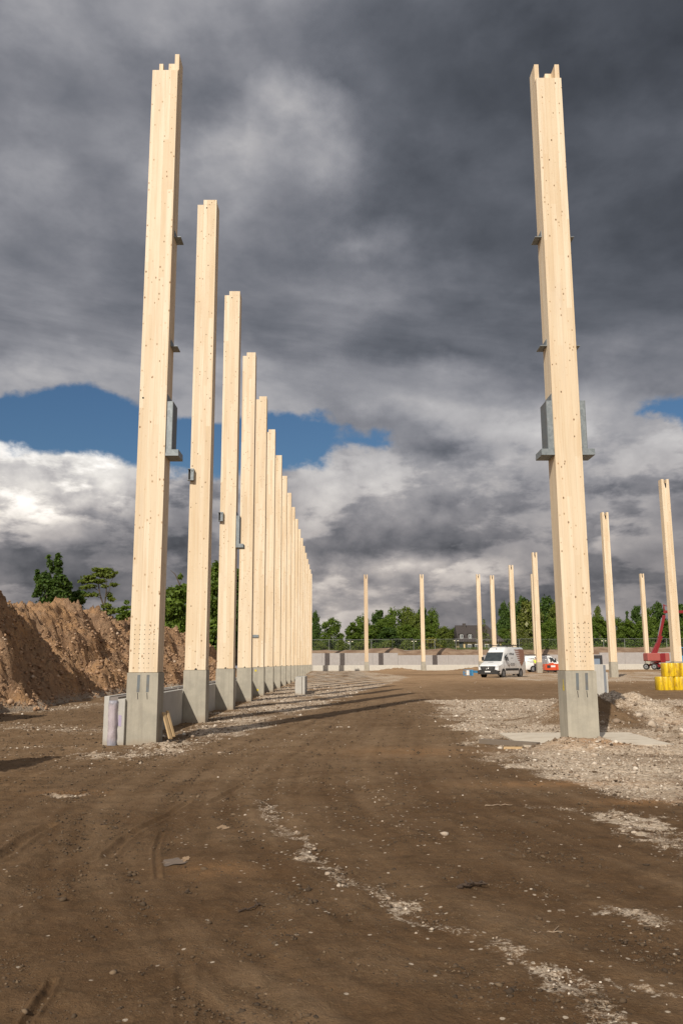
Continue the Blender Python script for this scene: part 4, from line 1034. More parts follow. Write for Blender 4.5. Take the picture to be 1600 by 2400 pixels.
FT = [
 ('b', 738, 1430, 34, 150, 'dark tree just right of the end of the left row'), ('a', 776, 1446, 62, 158, 'round green tree above the left part of the far wall'),
 ('f', 828, 1456, 52, 160, 'low green tree left of the leftmost far column'), ('a', 848, 1438, 52, 176, 'green tree right behind the leftmost far column'),
 ('b', 888, 1427, 62, 185, 'tall tree at the left end of the big grove, next to the leftmost far column'), ('a', 925, 1423, 66, 188, 'tall tree in the left middle of the big grove'),
 ('c', 955, 1420, 62, 186, 'tallest tree of the big grove, in its middle'), ('b', 988, 1420, 62, 188, 'tall tree of the big grove behind the second far column'),
 ('a', 1012, 1424, 50, 186, 'tall tree at the right end of the big grove'),
 ('f', 872, 1462, 60, 165, 'shorter tree at the foot of the grove on its left'), ('b', 910, 1468, 64, 160, 'dark shorter tree in front of the grove'), ('a', 955, 1462, 66, 163, 'mid green shorter tree in front of the grove'),
 ('f', 1000, 1466, 56, 158, 'bushy tree in front of the grove right of the second far column'), ('c', 1040, 1466, 64, 170, 'olive green tree between grove and house'), ('a', 1062, 1470, 40, 200, 'tree directly left of the house roof'),
 ('c', 1050, 1494, 40, 158, 'loose olive shrub tree at the left corner of the house'),
 ('b', 1178, 1408, 44, 200, 'tall dark tree right of the house, with a lighter tip'), ('b', 1225, 1396, 70, 205, 'highest dark tree behind the blossoming chestnut'), ('b', 1280, 1394, 80, 205, 'high dark tree rising left of the near right column'),
 ('d', 1236, 1408, 100, 172, 'large chestnut tree with pale blossoms behind the vans'), ('d', 1216, 1470, 62, 160, 'low blossoming tree right above the white van roof'), ('a', 1285, 1450, 52, 163, 'fresh green tree left of the near right column'),
 ('a', 1180, 1470, 36, 168, 'green tree between the house and the chestnut'),
 ('c', 1398, 1418, 38, 190, 'thin tree showing sky through it right of the near right column'), ('a', 1402, 1440, 60, 170, 'dense green tree right of the near right column'), ('a', 1440, 1446, 60, 172, 'green tree behind the column right of the near right column'),
 ('e', 1467, 1428, 24, 190, 'pointed dark conifer rising above the trees left of the red lift'), ('b', 1490, 1417, 50, 182, 'dark tree behind the far column left of the red lift'), ('a', 1470, 1450, 60, 170, 'broad green tree below the pointed conifer'),
 ('a', 1510, 1445, 56, 170, 'green tree left of the red boom'), ('b', 1540, 1408, 60, 186, 'tall tree behind the red boom'), ('f', 1555, 1450, 60, 170, 'green tree right of the red boom'), ('b', 1592, 1412, 60, 186, 'tall dark tree at the right edge of the picture'), ('a', 1600, 1450, 60, 168, 'green tree under the tall one at the right picture edge'),
 ('a', 1200, 1404, 60, 210, 'tall green tree filling the gap left of the highest dark tree'), ('a', 1252, 1398, 60, 212, 'tall green tree between the two highest dark trees'), ('c', 1300, 1408, 60, 195, 'olive green tree just left of the near right column'), ('b', 1262, 1436, 70, 185, 'dark broad tree right behind the chestnut'),
 ('a', 905, 1440, 60, 180, 'green tree filling the grove between its left trees'), ('c', 975, 1436, 60, 178, 'olive tree inside the grove left of the second far column'), ('a', 1425, 1452, 50, 176, 'green tree right behind the sawn column'), ('a', 1515, 1424, 50, 186, 'tall green tree between the far column and the red boom'),
 ('f', 1330, 1440, 60, 175, 'tree hidden behind the near right column'),
]
for key, px, yt, wp, Y, lab in FT:
    far_tree(key, px, yt, wp, Y, lab, name='conifer' if key == 'e' else 'broadleaf_tree')
for key, px, yt, wp, Y, lab in [('h', 1010, 1494, 62, 150, 'yellow green shrub behind the second far column'), ('g', 750, 1500, 50, 149, 'low bush at the left end of the far fence'), ('g', 800, 1498, 60, 150, 'low bush behind the fence under the round tree'),
        ('g', 850, 1500, 60, 150, 'low bush behind the leftmost far column'), ('g', 905, 1500, 60, 150, 'low bush in the middle of the far fence'), ('g', 955, 1498, 60, 150, 'low bush left of the second far column'),
        ('h', 1120, 1519, 26, 152, 'small yellowish bush at the right of the house front'), ('g', 1180, 1505, 40, 152, 'bush behind the white van roof'),
        ('g', 1240, 1507, 60, 152, 'bush behind the second van'), ('g', 1300, 1514, 40, 156, 'dark bush left of the near right column'), ('g', 1395, 1512, 40, 150, 'bush right behind the near right column'), ('g', 1440, 1518, 50, 149, 'grassy bush behind the fence, middle right'),
        ('g', 1500, 1518, 60, 149, 'grassy bush left of the red lift'), ('g', 1575, 1508, 60, 150, 'bush behind the red lift')]:
    far_tree(key, px, yt, wp, Y, lab, 'bushes behind the far fence', 'bush', 'bush')
# trees on the left, beyond the spoil heap
def custom_tree(label, px0, yb, Y, lobes_px, n, size, mt, limbs, seed, zb=0.0, gap=0.1, group=None, r0=.10):
    """lobes in picture-read metres relative to the tree foot, built at real distance"""
    o = at(px0, yb, Y); t = thing('broadleaf_tree', label, 'tree', (o.x, Y, zb), 0, group)
    rs = random.Random(seed); L = []
    for (px, py, rx, ry) in lobes_px:
        c = at(px, py, Y); s_ = Y / FPX
        L.append((c.x - o.x, rs.uniform(-.6, .6) * rx * s_, c.z - zb, rx * s_, rx * s_ * .9, ry * s_))
    crown_obj(L, n, size, mt, seed, t, gap)
    m = MB()
    for pts, ra, rb in limbs:
        q = [at(a, b, Y) for a, b in pts]; q = [Vector((v.x - o.x, rs.uniform(-.15, .15), v.z - zb)) for v in q]
        for i in range(len(q) - 1):
            f0, f1 = i / (len(q) - 1), (i + 1) / (len(q) - 1)
            m.tube(q[i], q[i + 1], ra + (rb - ra) * f0, ra + (rb - ra) * f1, 6, caps=False)
    m.build('trunk', BARK, t)
    return t
custom_tree('dark maple with two pointed tops behind the brown heap', 125, 1560, 60,
    [(137, 1303, 5, 7), (136, 1318, 9, 13), (137, 1338, 9, 10), (115, 1306, 4, 6), (119, 1322, 8, 12), (123, 1337, 6, 8), (88, 1342, 5, 8), (91, 1357, 9, 12), (108, 1352, 13, 12), (112, 1370, 20, 14), (145, 1362, 17, 14), (160, 1374, 10, 12), (135, 1385, 26, 16), (96, 1382, 12, 12), (118, 1404, 26, 14), (150, 1400, 18, 14), (82, 1394, 6, 6), (125, 1430, 30, 16)],
    9500, .105, LEAF_B, [([(125, 1560), (124, 1450), (126, 1380), (137, 1310)], .12, .02), ([(124, 1430), (95, 1360), (88, 1345)], .06, .015), ([(125, 1400), (117, 1320)], .05, .012), ([(125, 1420), (158, 1375)], .05, .01)], 21, gap=.02)
custom_tree('small dark bush tree between maple and flat-topped tree', 178, 1560, 62, [(178, 1395, 14, 11), (170, 1412, 14, 12), (192, 1408, 10, 10), (186, 1390, 16, 5), (178, 1432, 18, 14)], 3000, .10, LEAF_B, [([(178, 1560), (178, 1400)], .08, .03)], 22, gap=.0)
custom_tree('flat-topped airy tree with a forked trunk behind the brown heap', 243, 1560, 60,
    [(228, 1335, 16, 5), (250, 1336, 14, 6), (240, 1346, 22, 6), (212, 1354, 14, 4), (200, 1362, 15, 4), (230, 1362, 18, 5), (258, 1350, 12, 5), (271, 1343, 7, 3), (268, 1371, 9, 4), (214, 1374, 13, 3.5), (195, 1378, 9, 2.5), (246, 1374, 9, 4), (222, 1394, 12, 3), (205, 1396, 10, 2.5), (256, 1394, 7, 7), (262, 1404, 8, 5), (250, 1420, 12, 6), (262, 1432, 16, 7), (240, 1440, 16, 8)],
    3600, .10, LEAF_C, [([(243, 1560), (243, 1420)], .11, .085), ([(243, 1420), (234, 1392), (231, 1370), (222, 1350), (212, 1340)], .07, .012), ([(245, 1416), (250, 1385), (249, 1360), (252, 1336)], .06, .012), ([(248, 1400), (258, 1384), (260, 1365), (270, 1345)], .035, .01), ([(232, 1385), (215, 1374), (198, 1364)], .03, .008), ([(236, 1402), (222, 1394), (203, 1396)], .025, .008), ([(250, 1372), (268, 1372)], .02, .006), ([(231, 1366), (245, 1350)], .02, .008)], 23, gap=.06)
custom_tree('thin young tree with few leaves left of the near left column', 296, 1560, 58, [(297, 1412, 6, 4), (290, 1424, 8, 4), (302, 1424, 6, 3.5), (280, 1430, 10, 6), (296, 1440, 14, 8), (283, 1446, 10, 8)], 1200, .09, LEAF_A, [([(296, 1560), (297, 1415)], .03, .01), ([(297, 1450), (280, 1428)], .02, .006)], 24, gap=.05)
custom_tree('dense green tree seen between the first two columns of the left row', 408, 1560, 78,
    [(412, 1390, 22, 16), (398, 1402, 18, 16), (425, 1398, 20, 18), (410, 1425, 30, 22), (395, 1450, 24, 20), (425, 1450, 24, 22), (385, 1415, 10, 12), (430, 1378, 12, 10), (410, 1480, 30, 20), (423, 1352, 5, 6)],
    9000, .15, LEAF_A, [([(408, 1560), (408, 1440), (422, 1370), (410, 1345), (399, 1336)], .14, .012), ([(422, 1370), (428, 1350)], .03, .01)], 25, gap=.0)
m_ = MB()
custom_tree('tall green tree seen between the second and third columns of the left row', 497, 1560, 88,
    [(500, 1345, 16, 20), (497, 1375, 22, 22), (500, 1410, 26, 24), (495, 1445, 28, 24), (500, 1480, 28, 24), (505, 1325, 8, 10), (480, 1420, 20, 26), (500, 1515, 28, 20)], 8000, .16, LEAF_A, [([(497, 1560), (497, 1350)], .18, .04)], 26, gap=.0)
custom_tree('green tree seen between the third and fourth columns of the left row', 555, 1560, 96,
    [(553, 1350, 12, 16), (556, 1380, 18, 20), (554, 1415, 22, 24), (556, 1450, 22, 24), (555, 1490, 24, 24)], 6000, .17, LEAF_B, [([(555, 1560), (555, 1350)], .18, .04)], 27, gap=.0)
# bare slim tree by the house
q = at(1132, 1525, 152)
t = thing('bare_tree', 'slim nearly bare tree in front of the house, right of the far column', 'tree', (q.x, 152, BZ0 - .2))
m = MB(); rs3 = random.Random(8)
def branch(p, d, L, r, dep):
    e = p + d * L; m.tube(p, e, r, r * .6, 5, caps=False)
    if dep == 0: return
    for i in range(3 if dep > 1 else 2):
        nd = (d + Vector((rs3.uniform(-.5, .5), rs3.uniform(-.4, .4), rs3.uniform(-.05, .35)))).normalized()
        branch(p + d * L * rs3.uniform(.45, 1), nd, L * rs3.uniform(.5, .75), r * .55, dep - 1)
branch(Vector((0, 0, 0)), Vector((-.05, 0, 1)).normalized(), 2.6, .11, 5)
branch(Vector((0, 0, 1.0)), Vector((.25, 0, 1)).normalized(), 2.2, .07, 4)
m.build('trunk', BARK, t)
crown_obj([(-.2, 0, 3.4, 1.3, 1.0, 1.6), (.6, 0, 2.4, 1.1, 1.0, 1.0), (0, 0, 5.0, .8, .8, 1.0)], 420, .12, LEAF_C, 61, t, 0.0)
# tall grass on the bank
rs = np.random.RandomState(31)
n = 26000
X = rs.uniform(16, 78, n); Y = 142 + rs.uniform(0, 1, n) ** 1.2 * 24
k = fbm(X * .22, Y * .2, 3) > -.35; X, Y = X[k], Y[k]; n = len(X)
h = rs.uniform(.25, .75, n) * (0.6 + 0.5 * np.clip(fbm(X * .3, Y * .3, 2) + .5, 0, 1)); a = rs.uniform(0, 3.14, n); wv = rs.uniform(.05, .14, n)
z0 = np.full(n, 3.5); dx_, dy_ = np.cos(a) * wv, np.sin(a) * wv; lx = rs.normal(0, .12, n)
V = np.stack([np.stack([X - dx_, Y - dy_, z0], -1), np.stack([X + dx_, Y + dy_, z0], -1), np.stack([X + dx_ * .4 + lx, Y + dy_ * .4, z0 + h], -1), np.stack([X - dx_ * .4 + lx, Y - dy_ * .4, z0 + h * .9], -1)], 1).reshape(-1, 3)
o = np_mesh('grass', V, np.arange(n * 4).reshape(n, 4), GRASS, attrs={'tint': ('POINT', np.repeat(rs.uniform(0, 1, n), 4))})
tag(o, 'tall unmown grass on the bank behind the far fence', 'grass', kind='stuff')

# ------------------------------------------------------------------ site fence on the bank
FY = 141.2
t0_ = thing('fence_panel', 'x', 'fence', (0, FY, 3.45), 0, 'mesh fence panels on the bank')
m = MB()
for a, b in (((0, 0, 0), (0, 0, 2.0)), ((3.4, 0, 0), (3.4, 0, 2.0)), ((0, 0, 1.98), (3.4, 0, 1.98)), ((0, 0, .12), (3.4, 0, .12))): m.tube(a, b, .014, n=6)
ZINC = plain('zinc_tube', (.48, .50, .50), .4, .2, .1); m.build('frame', ZINC, t0_)
m = MB()
for i in range(1, 12): m.box(.284 * i - .0018, .284 * i + .0018, -.002, .002, .12, 1.98)
for i in range(1, 8): m.box(0, 3.4, -.0045, -.0025, .12 + .235 * i, .124 + .235 * i)
m.build('wire_mesh', ZINC, t0_)
m = MB(); m.box(-.35, .35, -.11, .11, -.12, .03); m.build('foot_block', CONC_R, t0_, bevel=.01)
TAGM = plain('pale_tag', (.72, .68, .5), .6, dirt=.2)
x0_ = at(722, 1500, FY).x
for k in range(19):
    c = t0_ if k == 0 else copy_tree(t0_)
    c.location = (x0_ + 3.5 * k, FY, 3.45 + (0.0 if k < 8 else -0.05) + .04 * math.sin(k * 2.1))
    c['label'] = '%s mesh fence panel from the left on the bank' % (ORD[k] if k < 19 else 'last')
    if k in (2, 5, 7, 12, 14, 16):
        m = MB(); m.box(-.42, -.16, -.05, -.04, 1.62, 1.74); m.build('pale_tag', TAGM, c)
        m = MB(); m.box(.16, .42, -.05, -.04, 1.62, 1.74); m.build('pale_tag', TAGM, c)

# ------------------------------------------------------------------ house
def f_roof(t, b):
    g = t.new('ShaderNodeTexCoord').outputs['Object']
    n = t.noise(g, 3, 5, .6); r = t.m('FRACT', t.m('MULTIPLY', t.sep(g)[2], 3.4))
    c = t.mix(n, (.040, .032, .030), (.068, .054, .049)); c = t.mix(t.m('MULTIPLY', t.m('LESS_THAN', r, .2), .5), c, (.035, .03, .028))
    t.put(b.inputs['Base Color'], c); b.inputs['Roughness'].default_value = .8
def f_brick(t, b):
    n = t.new('ShaderNodeTexBrick'); g = t.new('ShaderNodeTexCoord').outputs['Object']
    t.put(n.inputs['Vector'], t.mapping(g, rot=(R(90), 0, 0))); n.inputs['Scale'].default_value = 4.5
    n.inputs['Color1'].default_value = (.66, .48, .22, 1); n.inputs['Color2'].default_value = (.58, .41, .18, 1); n.inputs['Mortar'].default_value = (.60, .50, .33, 1)
    t.put(b.inputs['Base Color'], n.outputs[0]); b.inputs['Roughness'].default_value = .85
ROOF, BRICK = mat('dark_roof_tiles', f_roof), mat('yellow_brick', f_brick)
WHITE = plain('white_frame', (.72, .72, .70), .5, dirt=.1); SHUT = plain('dark_green_shutter', (.03, .045, .035), .6, dirt=.1)
def f_glass(t, b):
    g = t.new('ShaderNodeTexCoord').outputs['Object']
    t.put(b.inputs['Base Color'], t.mix(t.noise(g, 3, 2), (.02, .025, .03), (.06, .07, .075))); b.inputs['Roughness'].default_value = .12; b.inputs['Specular IOR Level'].default_value = .22
GLASS = mat('window_glass', f_glass)
HY = 165.0
hx0 = at(1077, 1525, HY).x; hx1 = at(1176, 1525, HY).x; zb, ze, zr = 3.5, at(1100, 1503, HY).z, at(1100, 1463.5, HY).z
HW = hx1 - hx0
th = thing('brick_house', 'yellow brick house with steep dark roof, two roof windows and dark shutters behind the fence', 'house', (hx0, HY, zb))
Eh, Rh = ze - zb, zr - zb
m = MB(); m.prism([(0, 0), (7.5, 0), (7.5, Eh), (0, Eh)], 'x', 0, HW); m.build('wall', BRICK, th)
m = MB(); vs = [(-.35, -.55, Eh - .12), (HW + .4, -.55, Eh - .12), (HW + .4, 8.05, Eh - .12), (-.35, 8.05, Eh - .12), (-.3, 3.75, Rh), (HW - 2.2, 3.75, Rh), (-.35, -.55, Eh + .05), (HW + .4, -.55, Eh + .05), (HW + .4, 8.05, Eh + .05), (-.35, 8.05, Eh + .05)]
m.add(vs, [(0, 1, 2, 3), (6, 7, 5, 4), (7, 8, 5), (8, 9, 4, 5), (9, 6, 4), (0, 1, 7, 6), (1, 2, 8, 7), (2, 3, 9, 8), (3, 0, 6, 9)])
rf = m.build('roof', ROOF, th)
m = MB(); cx = at(1093, 1465, HY).x - hx0; m.box(cx - .3, cx + .3, 3.0, 3.7, Rh - 1.2, Rh + .35); m.build('chimney', plain('chimney_brick', (.06, .05, .048), .8), rf)
def win(parent, xc, z0, z1, w_, y, shutters=True):
    m = MB(); m.box(xc - w_ / 2, xc + w_ / 2, y - .04, y + .06, z0, z1); f = m.build('window', WHITE, parent)
    m = MB()
    for s_ in (-1, 1): m.box(xc + s_ * w_ * .24 - w_ * .19, xc + s_ * w_ * .24 + w_ * .19, y - .05, y - .041, z0 + .08, z1 - .08)
    m.build('pane', GLASS, f)
    if shutters:
        for s_ in (-1, 1):
            m = MB(); a = xc + s_ * (w_ / 2 + .26); m.box(a - .24, a + .24, y - .07, y - .02, z0 - .03, z1 + .03); m.build('shutter', SHUT, parent)
for px in (1100, 1116.5, 1140, 1160):
    p = at(px, 1516, HY); win(th, p.x - hx0, at(px, 1522, HY).z - zb, at(px, 1510, HY).z - zb, .75, 0.0)
m = MB(); p = at(1081, 1514, HY).x - hx0; m.box(p - .45, p + .35, -.05, .02, .1, 2.15); m.build('door', SHUT, th)
for px in (1081, 1101):
    p = at(px, 1492, HY); slope = (3.75 + .55) / (Rh - Eh); zc = at(px, 1496, HY).z - zb; yy0 = -.55 + (zc - Eh) * slope - .1
    m = MB(); xx_ = p.x - hx0
    m.box(xx_ - .38, xx_ + .38, yy0, yy0 + 1.8, zc - .1, zc + .78)
    m.prism([(xx_ + .46 * math.cos(math.pi * i / 8), zc + .78 + .30 * math.sin(math.pi * i / 8)) for i in range(9)], 'y', yy0 - .12, yy0 + 2.3)
    d_ = m.build('dormer', ROOF, rf)
    m = MB(); m.box(xx_ - .31, xx_ + .31, yy0 - .03, yy0 - .005, zc, zc + .72); m.build('dormer_window', WHITE, rf)
    m = MB(); m.box(xx_ - .24, xx_ - .04, yy0 - .04, yy0 - .031, zc + .07, zc + .65); m.box(xx_ + .04, xx_ + .24, yy0 - .04, yy0 - .031, zc + .07, zc + .65); m.build('dormer_pane', GLASS, rf)

# ------------------------------------------------------------------ vehicles
RUB = plain('tyre_rubber', (.022, .021, .02), .85, dirt=.4, dirtcol=(.16, .12, .085)); BLK = plain('black_plastic_trim', (.022, .023, .025), .55, dirt=.3)
VANW = plain('white_car_paint', (.78, .78, .77), .25, dirt=.22, scale=2.0, coat=.6, dirtcol=(.45, .40, .33)); CHR = plain('bright_metal', (.75, .75, .74), .25, .9, .1)
LAMP = plain('lamp_glass', (.62, .64, .66), .12, dirt=.1); RIM = plain('wheel_steel', (.33, .34, .35), .45, .6, .3); TXT = plain('dark_lettering', (.05, .055, .07), .5, dirt=.05)
SEAT = plain('dark_interior', (.02, .02, .022), .8, dirt=.1)
def lettering(body, size, m_, parent, loc, rot, name='lettering', bold=0.0):
    c = bpy.data.curves.new(name, 'FONT'); c.body = body; c.size = size; c.align_x = 'CENTER'; c.align_y = 'CENTER'; c.extrude = .001; c.offset = bold
    o = bpy.data.objects.new(name, c); dg = bpy.context.evaluated_depsgraph_get()
    me = bpy.data.meshes.new_from_object(o); bpy.data.objects.remove(o); me.materials.clear(); me.materials.append(m_)
    o = bpy.data.objects.new(name, me); COL.objects.link(o); o.parent = parent; o.location = loc; o.rotation_euler = rot
    return o
def wheel(parent, x, y, r, wd, side):
    m = MB(); m.tube((x - wd / 2, y, r), (x + wd / 2, y, r), r, n=22); w_ = m.build('wheel', RUB, parent, bevel=.02)
    m = MB(); xo = x + side * (wd / 2 + .004); m.disc((xo, y, r), (side, 0, 0), r * .66, 18, 0)
    for i in range(6):
        a = math.pi / 3 * i; m.disc((xo + side * .004, y + r * .42 * math.cos(a), r + r * .42 * math.sin(a)), (side, 0, 0), r * .10, 8, 1)
    m.disc((xo + side * .006, y, r), (side, 0, 0), r * .16, 10, 0)
    m.build('rim', [RIM, SEAT], w_)
def van(label, st, L, loc, rz, wheels, r, ws, sw, name='van', text=None, open_door=False):
    t = thing(name, label, 'van', loc, rz, 'white vans')
    V = []
    for (y, zb, zl, zt, hb, ht) in st:
        half = [(hb * .93, zb), (hb, zb + .14), (hb, zl), (hb - (hb - ht) * .45, zl + (zt - .14 - zl) * .5), (ht, zt - .13), (ht - .07, zt - .035), (ht * .55, zt)]
        V += [(x, y, z) for x, z in half] + [(-x, y, z) for x, z in half[::-1]]
    k = 14; m = MB(); n = len(st)
    m.add(V, [(i * k + j, i * k + (j + 1) % k, (i + 1) * k + (j + 1) % k, (i + 1) * k + j) for i in range(n - 1) for j in range(k)] + [tuple(range(k)), tuple(range((n - 1) * k, n * k))], 0, True)
    body = m.build('body', VANW, t)
    md = body.modifiers.new('edge', 'EDGE_SPLIT'); md.split_angle = R(32)
    def sx(y, z):   # half width of the side at height z
        yy_ = [s_[0] for s_ in st]; zl = np.interp(y, yy_, [s_[2] for s_ in st]); zt = np.interp(y, yy_, [s_[3] for s_ in st]); hb = np.interp(y, yy_, [s_[4] for s_ in st]); ht = np.interp(y, yy_, [s_[5] for s_ in st])
        return float(np.interp(z, [zl, zt - .13], [hb, ht]))
    # windscreen
    a, b_, za, zb_, ha, hb_ = ws
    m = MB(); m.add([(-ha, a, za), (ha, a, za), (hb_, b_, zb_), (-hb_, b_, zb_)], [(0, 1, 2, 3)]); m.build('windscreen', GLASS, t)
    for s_ in (-1, 1):
        for poly in sw:
            m = MB(); m.add([(s_ * (sx(y, z) + .010), y, z) for y, z in poly], [tuple(range(len(poly)))]); m.build('side_window', GLASS, t)
    for s_ in (-1, 1):
        for y in wheels:
            m = MB(); m.disc((s_ * (1.004 * st[3][4]), y, r * 1.02), (s_, 0, 0), r * 1.2, 20); m.build('wheel_arch', BLK, t)
            wheel(t, s_ * (st[3][4] - .12), y, r, .26, s_)
        m = MB(); m.box(*sorted((s_ * st[3][4], s_ * (st[3][4] + .012))), wheels[0] + r * 1.2, wheels[1] - r * 1.2, .60, .80); m.build('side_moulding', BLK, t)
        m = MB(); yy1 = ws[0] + .35; m.box(*sorted((s_ * (st[3][4] + .03), s_ * (st[3][4] + .24))), yy1, yy1 + .13, ws[2] + .02, ws[2] + .36); m.build('mirror', BLK, t, bevel=.03)
    for yd in (ws[0] + .25, ws[0] + 1.35, ws[0] + 2.7):
        m = MB(); m.box(st[3][4] + .001, st[3][4] + .004, yd, yd + .012, .82, ws[2]); m.build('door_gap', SEAT, t)
    m = MB(); m.box(st[3][4], st[3][4] + .03, ws[0] + 1.12, ws[0] + 1.28, 1.02, 1.07); m.build('door_handle', BLK, t)
    return t, sx
g_ = at(1168, 1587, 74.2); ax = Vector((math.cos(R(36)), -math.sin(R(36)), 0))
O = Vector((g_.x, g_.y, .24)) - ax * 1.0
st = [(0.0, .36, .72, .94, .86, .74), (.10, .30, .90, 1.10, .96, .86), (.45, .28, 1.08, 1.26, 1.0, .90), (.95, .28, 1.20, 1.42, 1.0, .88), (1.62, .28, 1.35, 2.26, 1.0, .80), (2.08, .28, 1.4, 2.62, 1.0, .80), (2.5, .28, 1.4, 2.71, 1.0, .82), (5.55, .28, 1.4, 2.71, 1.0, .82), (5.86, .30, 1.4, 2.62, .97, .80), (5.93, .40, 1.4, 2.50, .93, .76)]
t, sx = van('white high-roofed van with brown timber pattern on its side, front towards the viewer', st, 5.93, O, R(-36), (1.02, 4.68), .36,
    (.96, 1.56, 1.452, 2.205, .84, .77), [[(1.28, 1.45), (2.18, 1.45), (2.18, 2.12), (1.74, 2.12)]])
# front face details
m = MB(); m.prism([(-.95, .30), (.95, .30), (1.0, .60), (.72, .70), (-.72, .70), (-1.0, .60)], 'y', -.055, .45); m.build('bumper', BLK, t, bevel=.03)
m = MB(); m.prism([(-.62, .62), (.62, .62), (.72, .99), (-.72, .99)], 'y', -.035, .1, 0)
for z in (.74, .81, .88): m.box(-.54, .54, -.045, -.036, z, z + .014, 1)
gr = m.build('grille', [SEAT, RIM], t)
m = MB()
for i in range(20):
    a0, a1 = 2 * math.pi * i / 20, 2 * math.pi * (i + 1) / 20; m.tube((.13 * math.cos(a0), -.05, .82 + .13 * math.sin(a0)), (.13 * math.cos(a1), -.05, .82 + .13 * math.sin(a1)), .013, n=5)
for a0 in (90, 210, 330): m.tube((0, -.05, .82), (.125 * math.cos(R(a0)), -.05, .82 + .125 * math.sin(R(a0))), .018, .006, 5)
m.build('star_emblem', CHR, t)
for s_ in (-1, 1):
    m = MB(); m.add([(s_ * .68, -.03, .74), (s_ * .97, .10, .78), (s_ * 1.012, .42, 1.07), (s_ * .97, .08, 1.03), (s_ * .72, -.02, .98)], [(0, 1, 2, 3, 4)]); m.build('headlight', LAMP, t)
m = MB(); m.box(-.27, .27, -.085, -.065, .47, .58); m.build('number_plate', WHITE, t)
m = MB(); m.box(-.8, .8, .955, .99, 1.425, 1.445); m.build('wiper_cowl', SEAT, t)
lettering('LIGNA', .17, TXT, t, (0, .62, 1.345), (R(15), 0, 0), bold=.004)
sdx = sx(3.1, 1.95) + .012; tilt_ = math.atan2(.18, 1.18)
lettering('LIGNA', .40, TXT, t, (sx(2.95, 2.0) + .014, 2.95, 2.0), (R(90) - 0, -tilt_ * 0, R(90)), bold=.008)
for z, w_ in ((1.68, .5), (1.22, .9), (1.12, 1.1), (1.02, .9)):
    m = MB(); xx_ = sx(2.95, z) + .012; m.box(xx_, xx_ + .003, 2.95 - w_ / 2, 2.95 + w_ / 2, z, z + .035); m.build('small_print', RIM, t)
m = MB()
m.add([(sx(4, 2.5) + .01, 3.72, 2.5), (sx(4, 2.5) + .01, 5.75, 2.5), (sx(4, 1.9) + .01, 5.78, 1.9), (sx(4, 1.4) + .01, 5.4, 1.4), (sx(4, .9) + .01, 4.9, .95), (sx(4, 1.5) + .01, 4.2, 1.5)], [(0, 1, 2, 3, 4, 5)])
def f_decal(t_, b):
    g = t_.new('ShaderNodeTexCoord').outputs['Object']; y, z = t_.sep(g)[1], t_.sep(g)[2]
    ln = t_.m('LESS_THAN', t_.m('FRACT', t_.m('ADD', t_.m('MULTIPLY', z, 5.5), t_.m('MULTIPLY', y, .25))), .45)
    c = t_.mix(t_.sstep(y, 4.25, 4.9), t_.mix(ln, (.62, .55, .52), (.22, .10, .07)), t_.mix(t_.noise(g, 5, 4), (.20, .085, .05), (.36, .19, .12)))
    t_.put(b.inputs['Base Color'], c); b.inputs['Roughness'].default_value = .35
m.build('timber_decal', mat('timber_decal', f_decal), t, fix=False)
m = MB(); m.add([(0, 1.885, 2.60), (.05, 1.855, 2.53), (.03, 1.82, 2.47), (-.03, 1.82, 2.47), (-.02, 1.855, 2.54)], [(0, 1, 2, 3, 4)]); 
m.v = [(x, y - .02, z) for x, y, z in m.v]; m.build('leaf_emblem', TXT, t)
m = MB()
for y in (2.4, 3.6, 4.8): m.beam((-.8, y, 2.80), (.8, y, 2.80), .05, .04)
for s_ in (-1, 1):
    m.beam((s_ * .78, 1.95, 2.84), (s_ * .78, 5.6, 2.84), .05, .05)
    for y in (2.4, 3.6, 4.8): m.beam((s_ * .78, y, 2.66), (s_ * .78, y, 2.84), .04, .04)
for y in (3.9, 4.3): m.beam((.7, y, 2.80), (.7, y, 2.98), .03, .03)
m.build('roof_rack', BLK, t)
# second van
q = at(1226, 1572, 106)
st2 = [(0.0, .34, .62, .86, .80, .68), (.12, .28, .78, 1.0, .92, .80), (.5, .26, .92, 1.12, .95, .84), (.95, .26, 1.0, 1.22, .95, .82), (1.75, .26, 1.08, 1.86, .95, .70), (2.1, .26, 1.1, 1.94, .95, .72), (4.8, .26, 1.1, 1.94, .95, .74), (5.05, .28, 1.1, 1.86, .92, .72), (5.13, .36, 1.1, 1.74, .88, .70)]
t2, sx2 = van('lower white van with its cab door open, parked sideways behind the near right column', st2, 5.13, (q.x + 5.13, 106, .42), R(90), (.98, 4.1), .34, (.99, 1.70, 1.25, 1.80, .80, .68), [[(1.2, 1.14), (2.0, 1.14), (2.0, 1.70), (1.66, 1.70)]])
lettering('LIGNA', .36, TXT, t2, (-(sx2(4.0, 1.5) + .013), 4.1, 1.52), (R(90), 0, R(-90)), bold=.008)
for z, w_ in ((1.22, 1.5), (1.12, .9), (1.32, .5)):
    m = MB(); xx_ = -(sx2(4, z) + .012); m.box(xx_ - .003, xx_, 4.1 - w_ / 2, 4.1 + w_ / 2, z, z + .035); m.build('small_print', RIM, t2)
m = MB(); xx_ = -.956
m.add([(-(sx2(y, z) + .012), y, z) for y, z in ((1.45, .42), (2.35, .42), (2.35, 1.1), (2.30, 1.74), (1.85, 1.74), (1.45, 1.12))], [(0, 1, 2, 3, 4, 5)]); m.build('door_opening', SEAT, t2)
m = MB(); m.prism([(-.96, .45), (-1.85, .50), (-1.85, 1.16), (-1.35, 1.72), (-.96, 1.74)], 'y', 2.36, 2.42); m.build('cab_door', VANW, t2, bevel=.01)
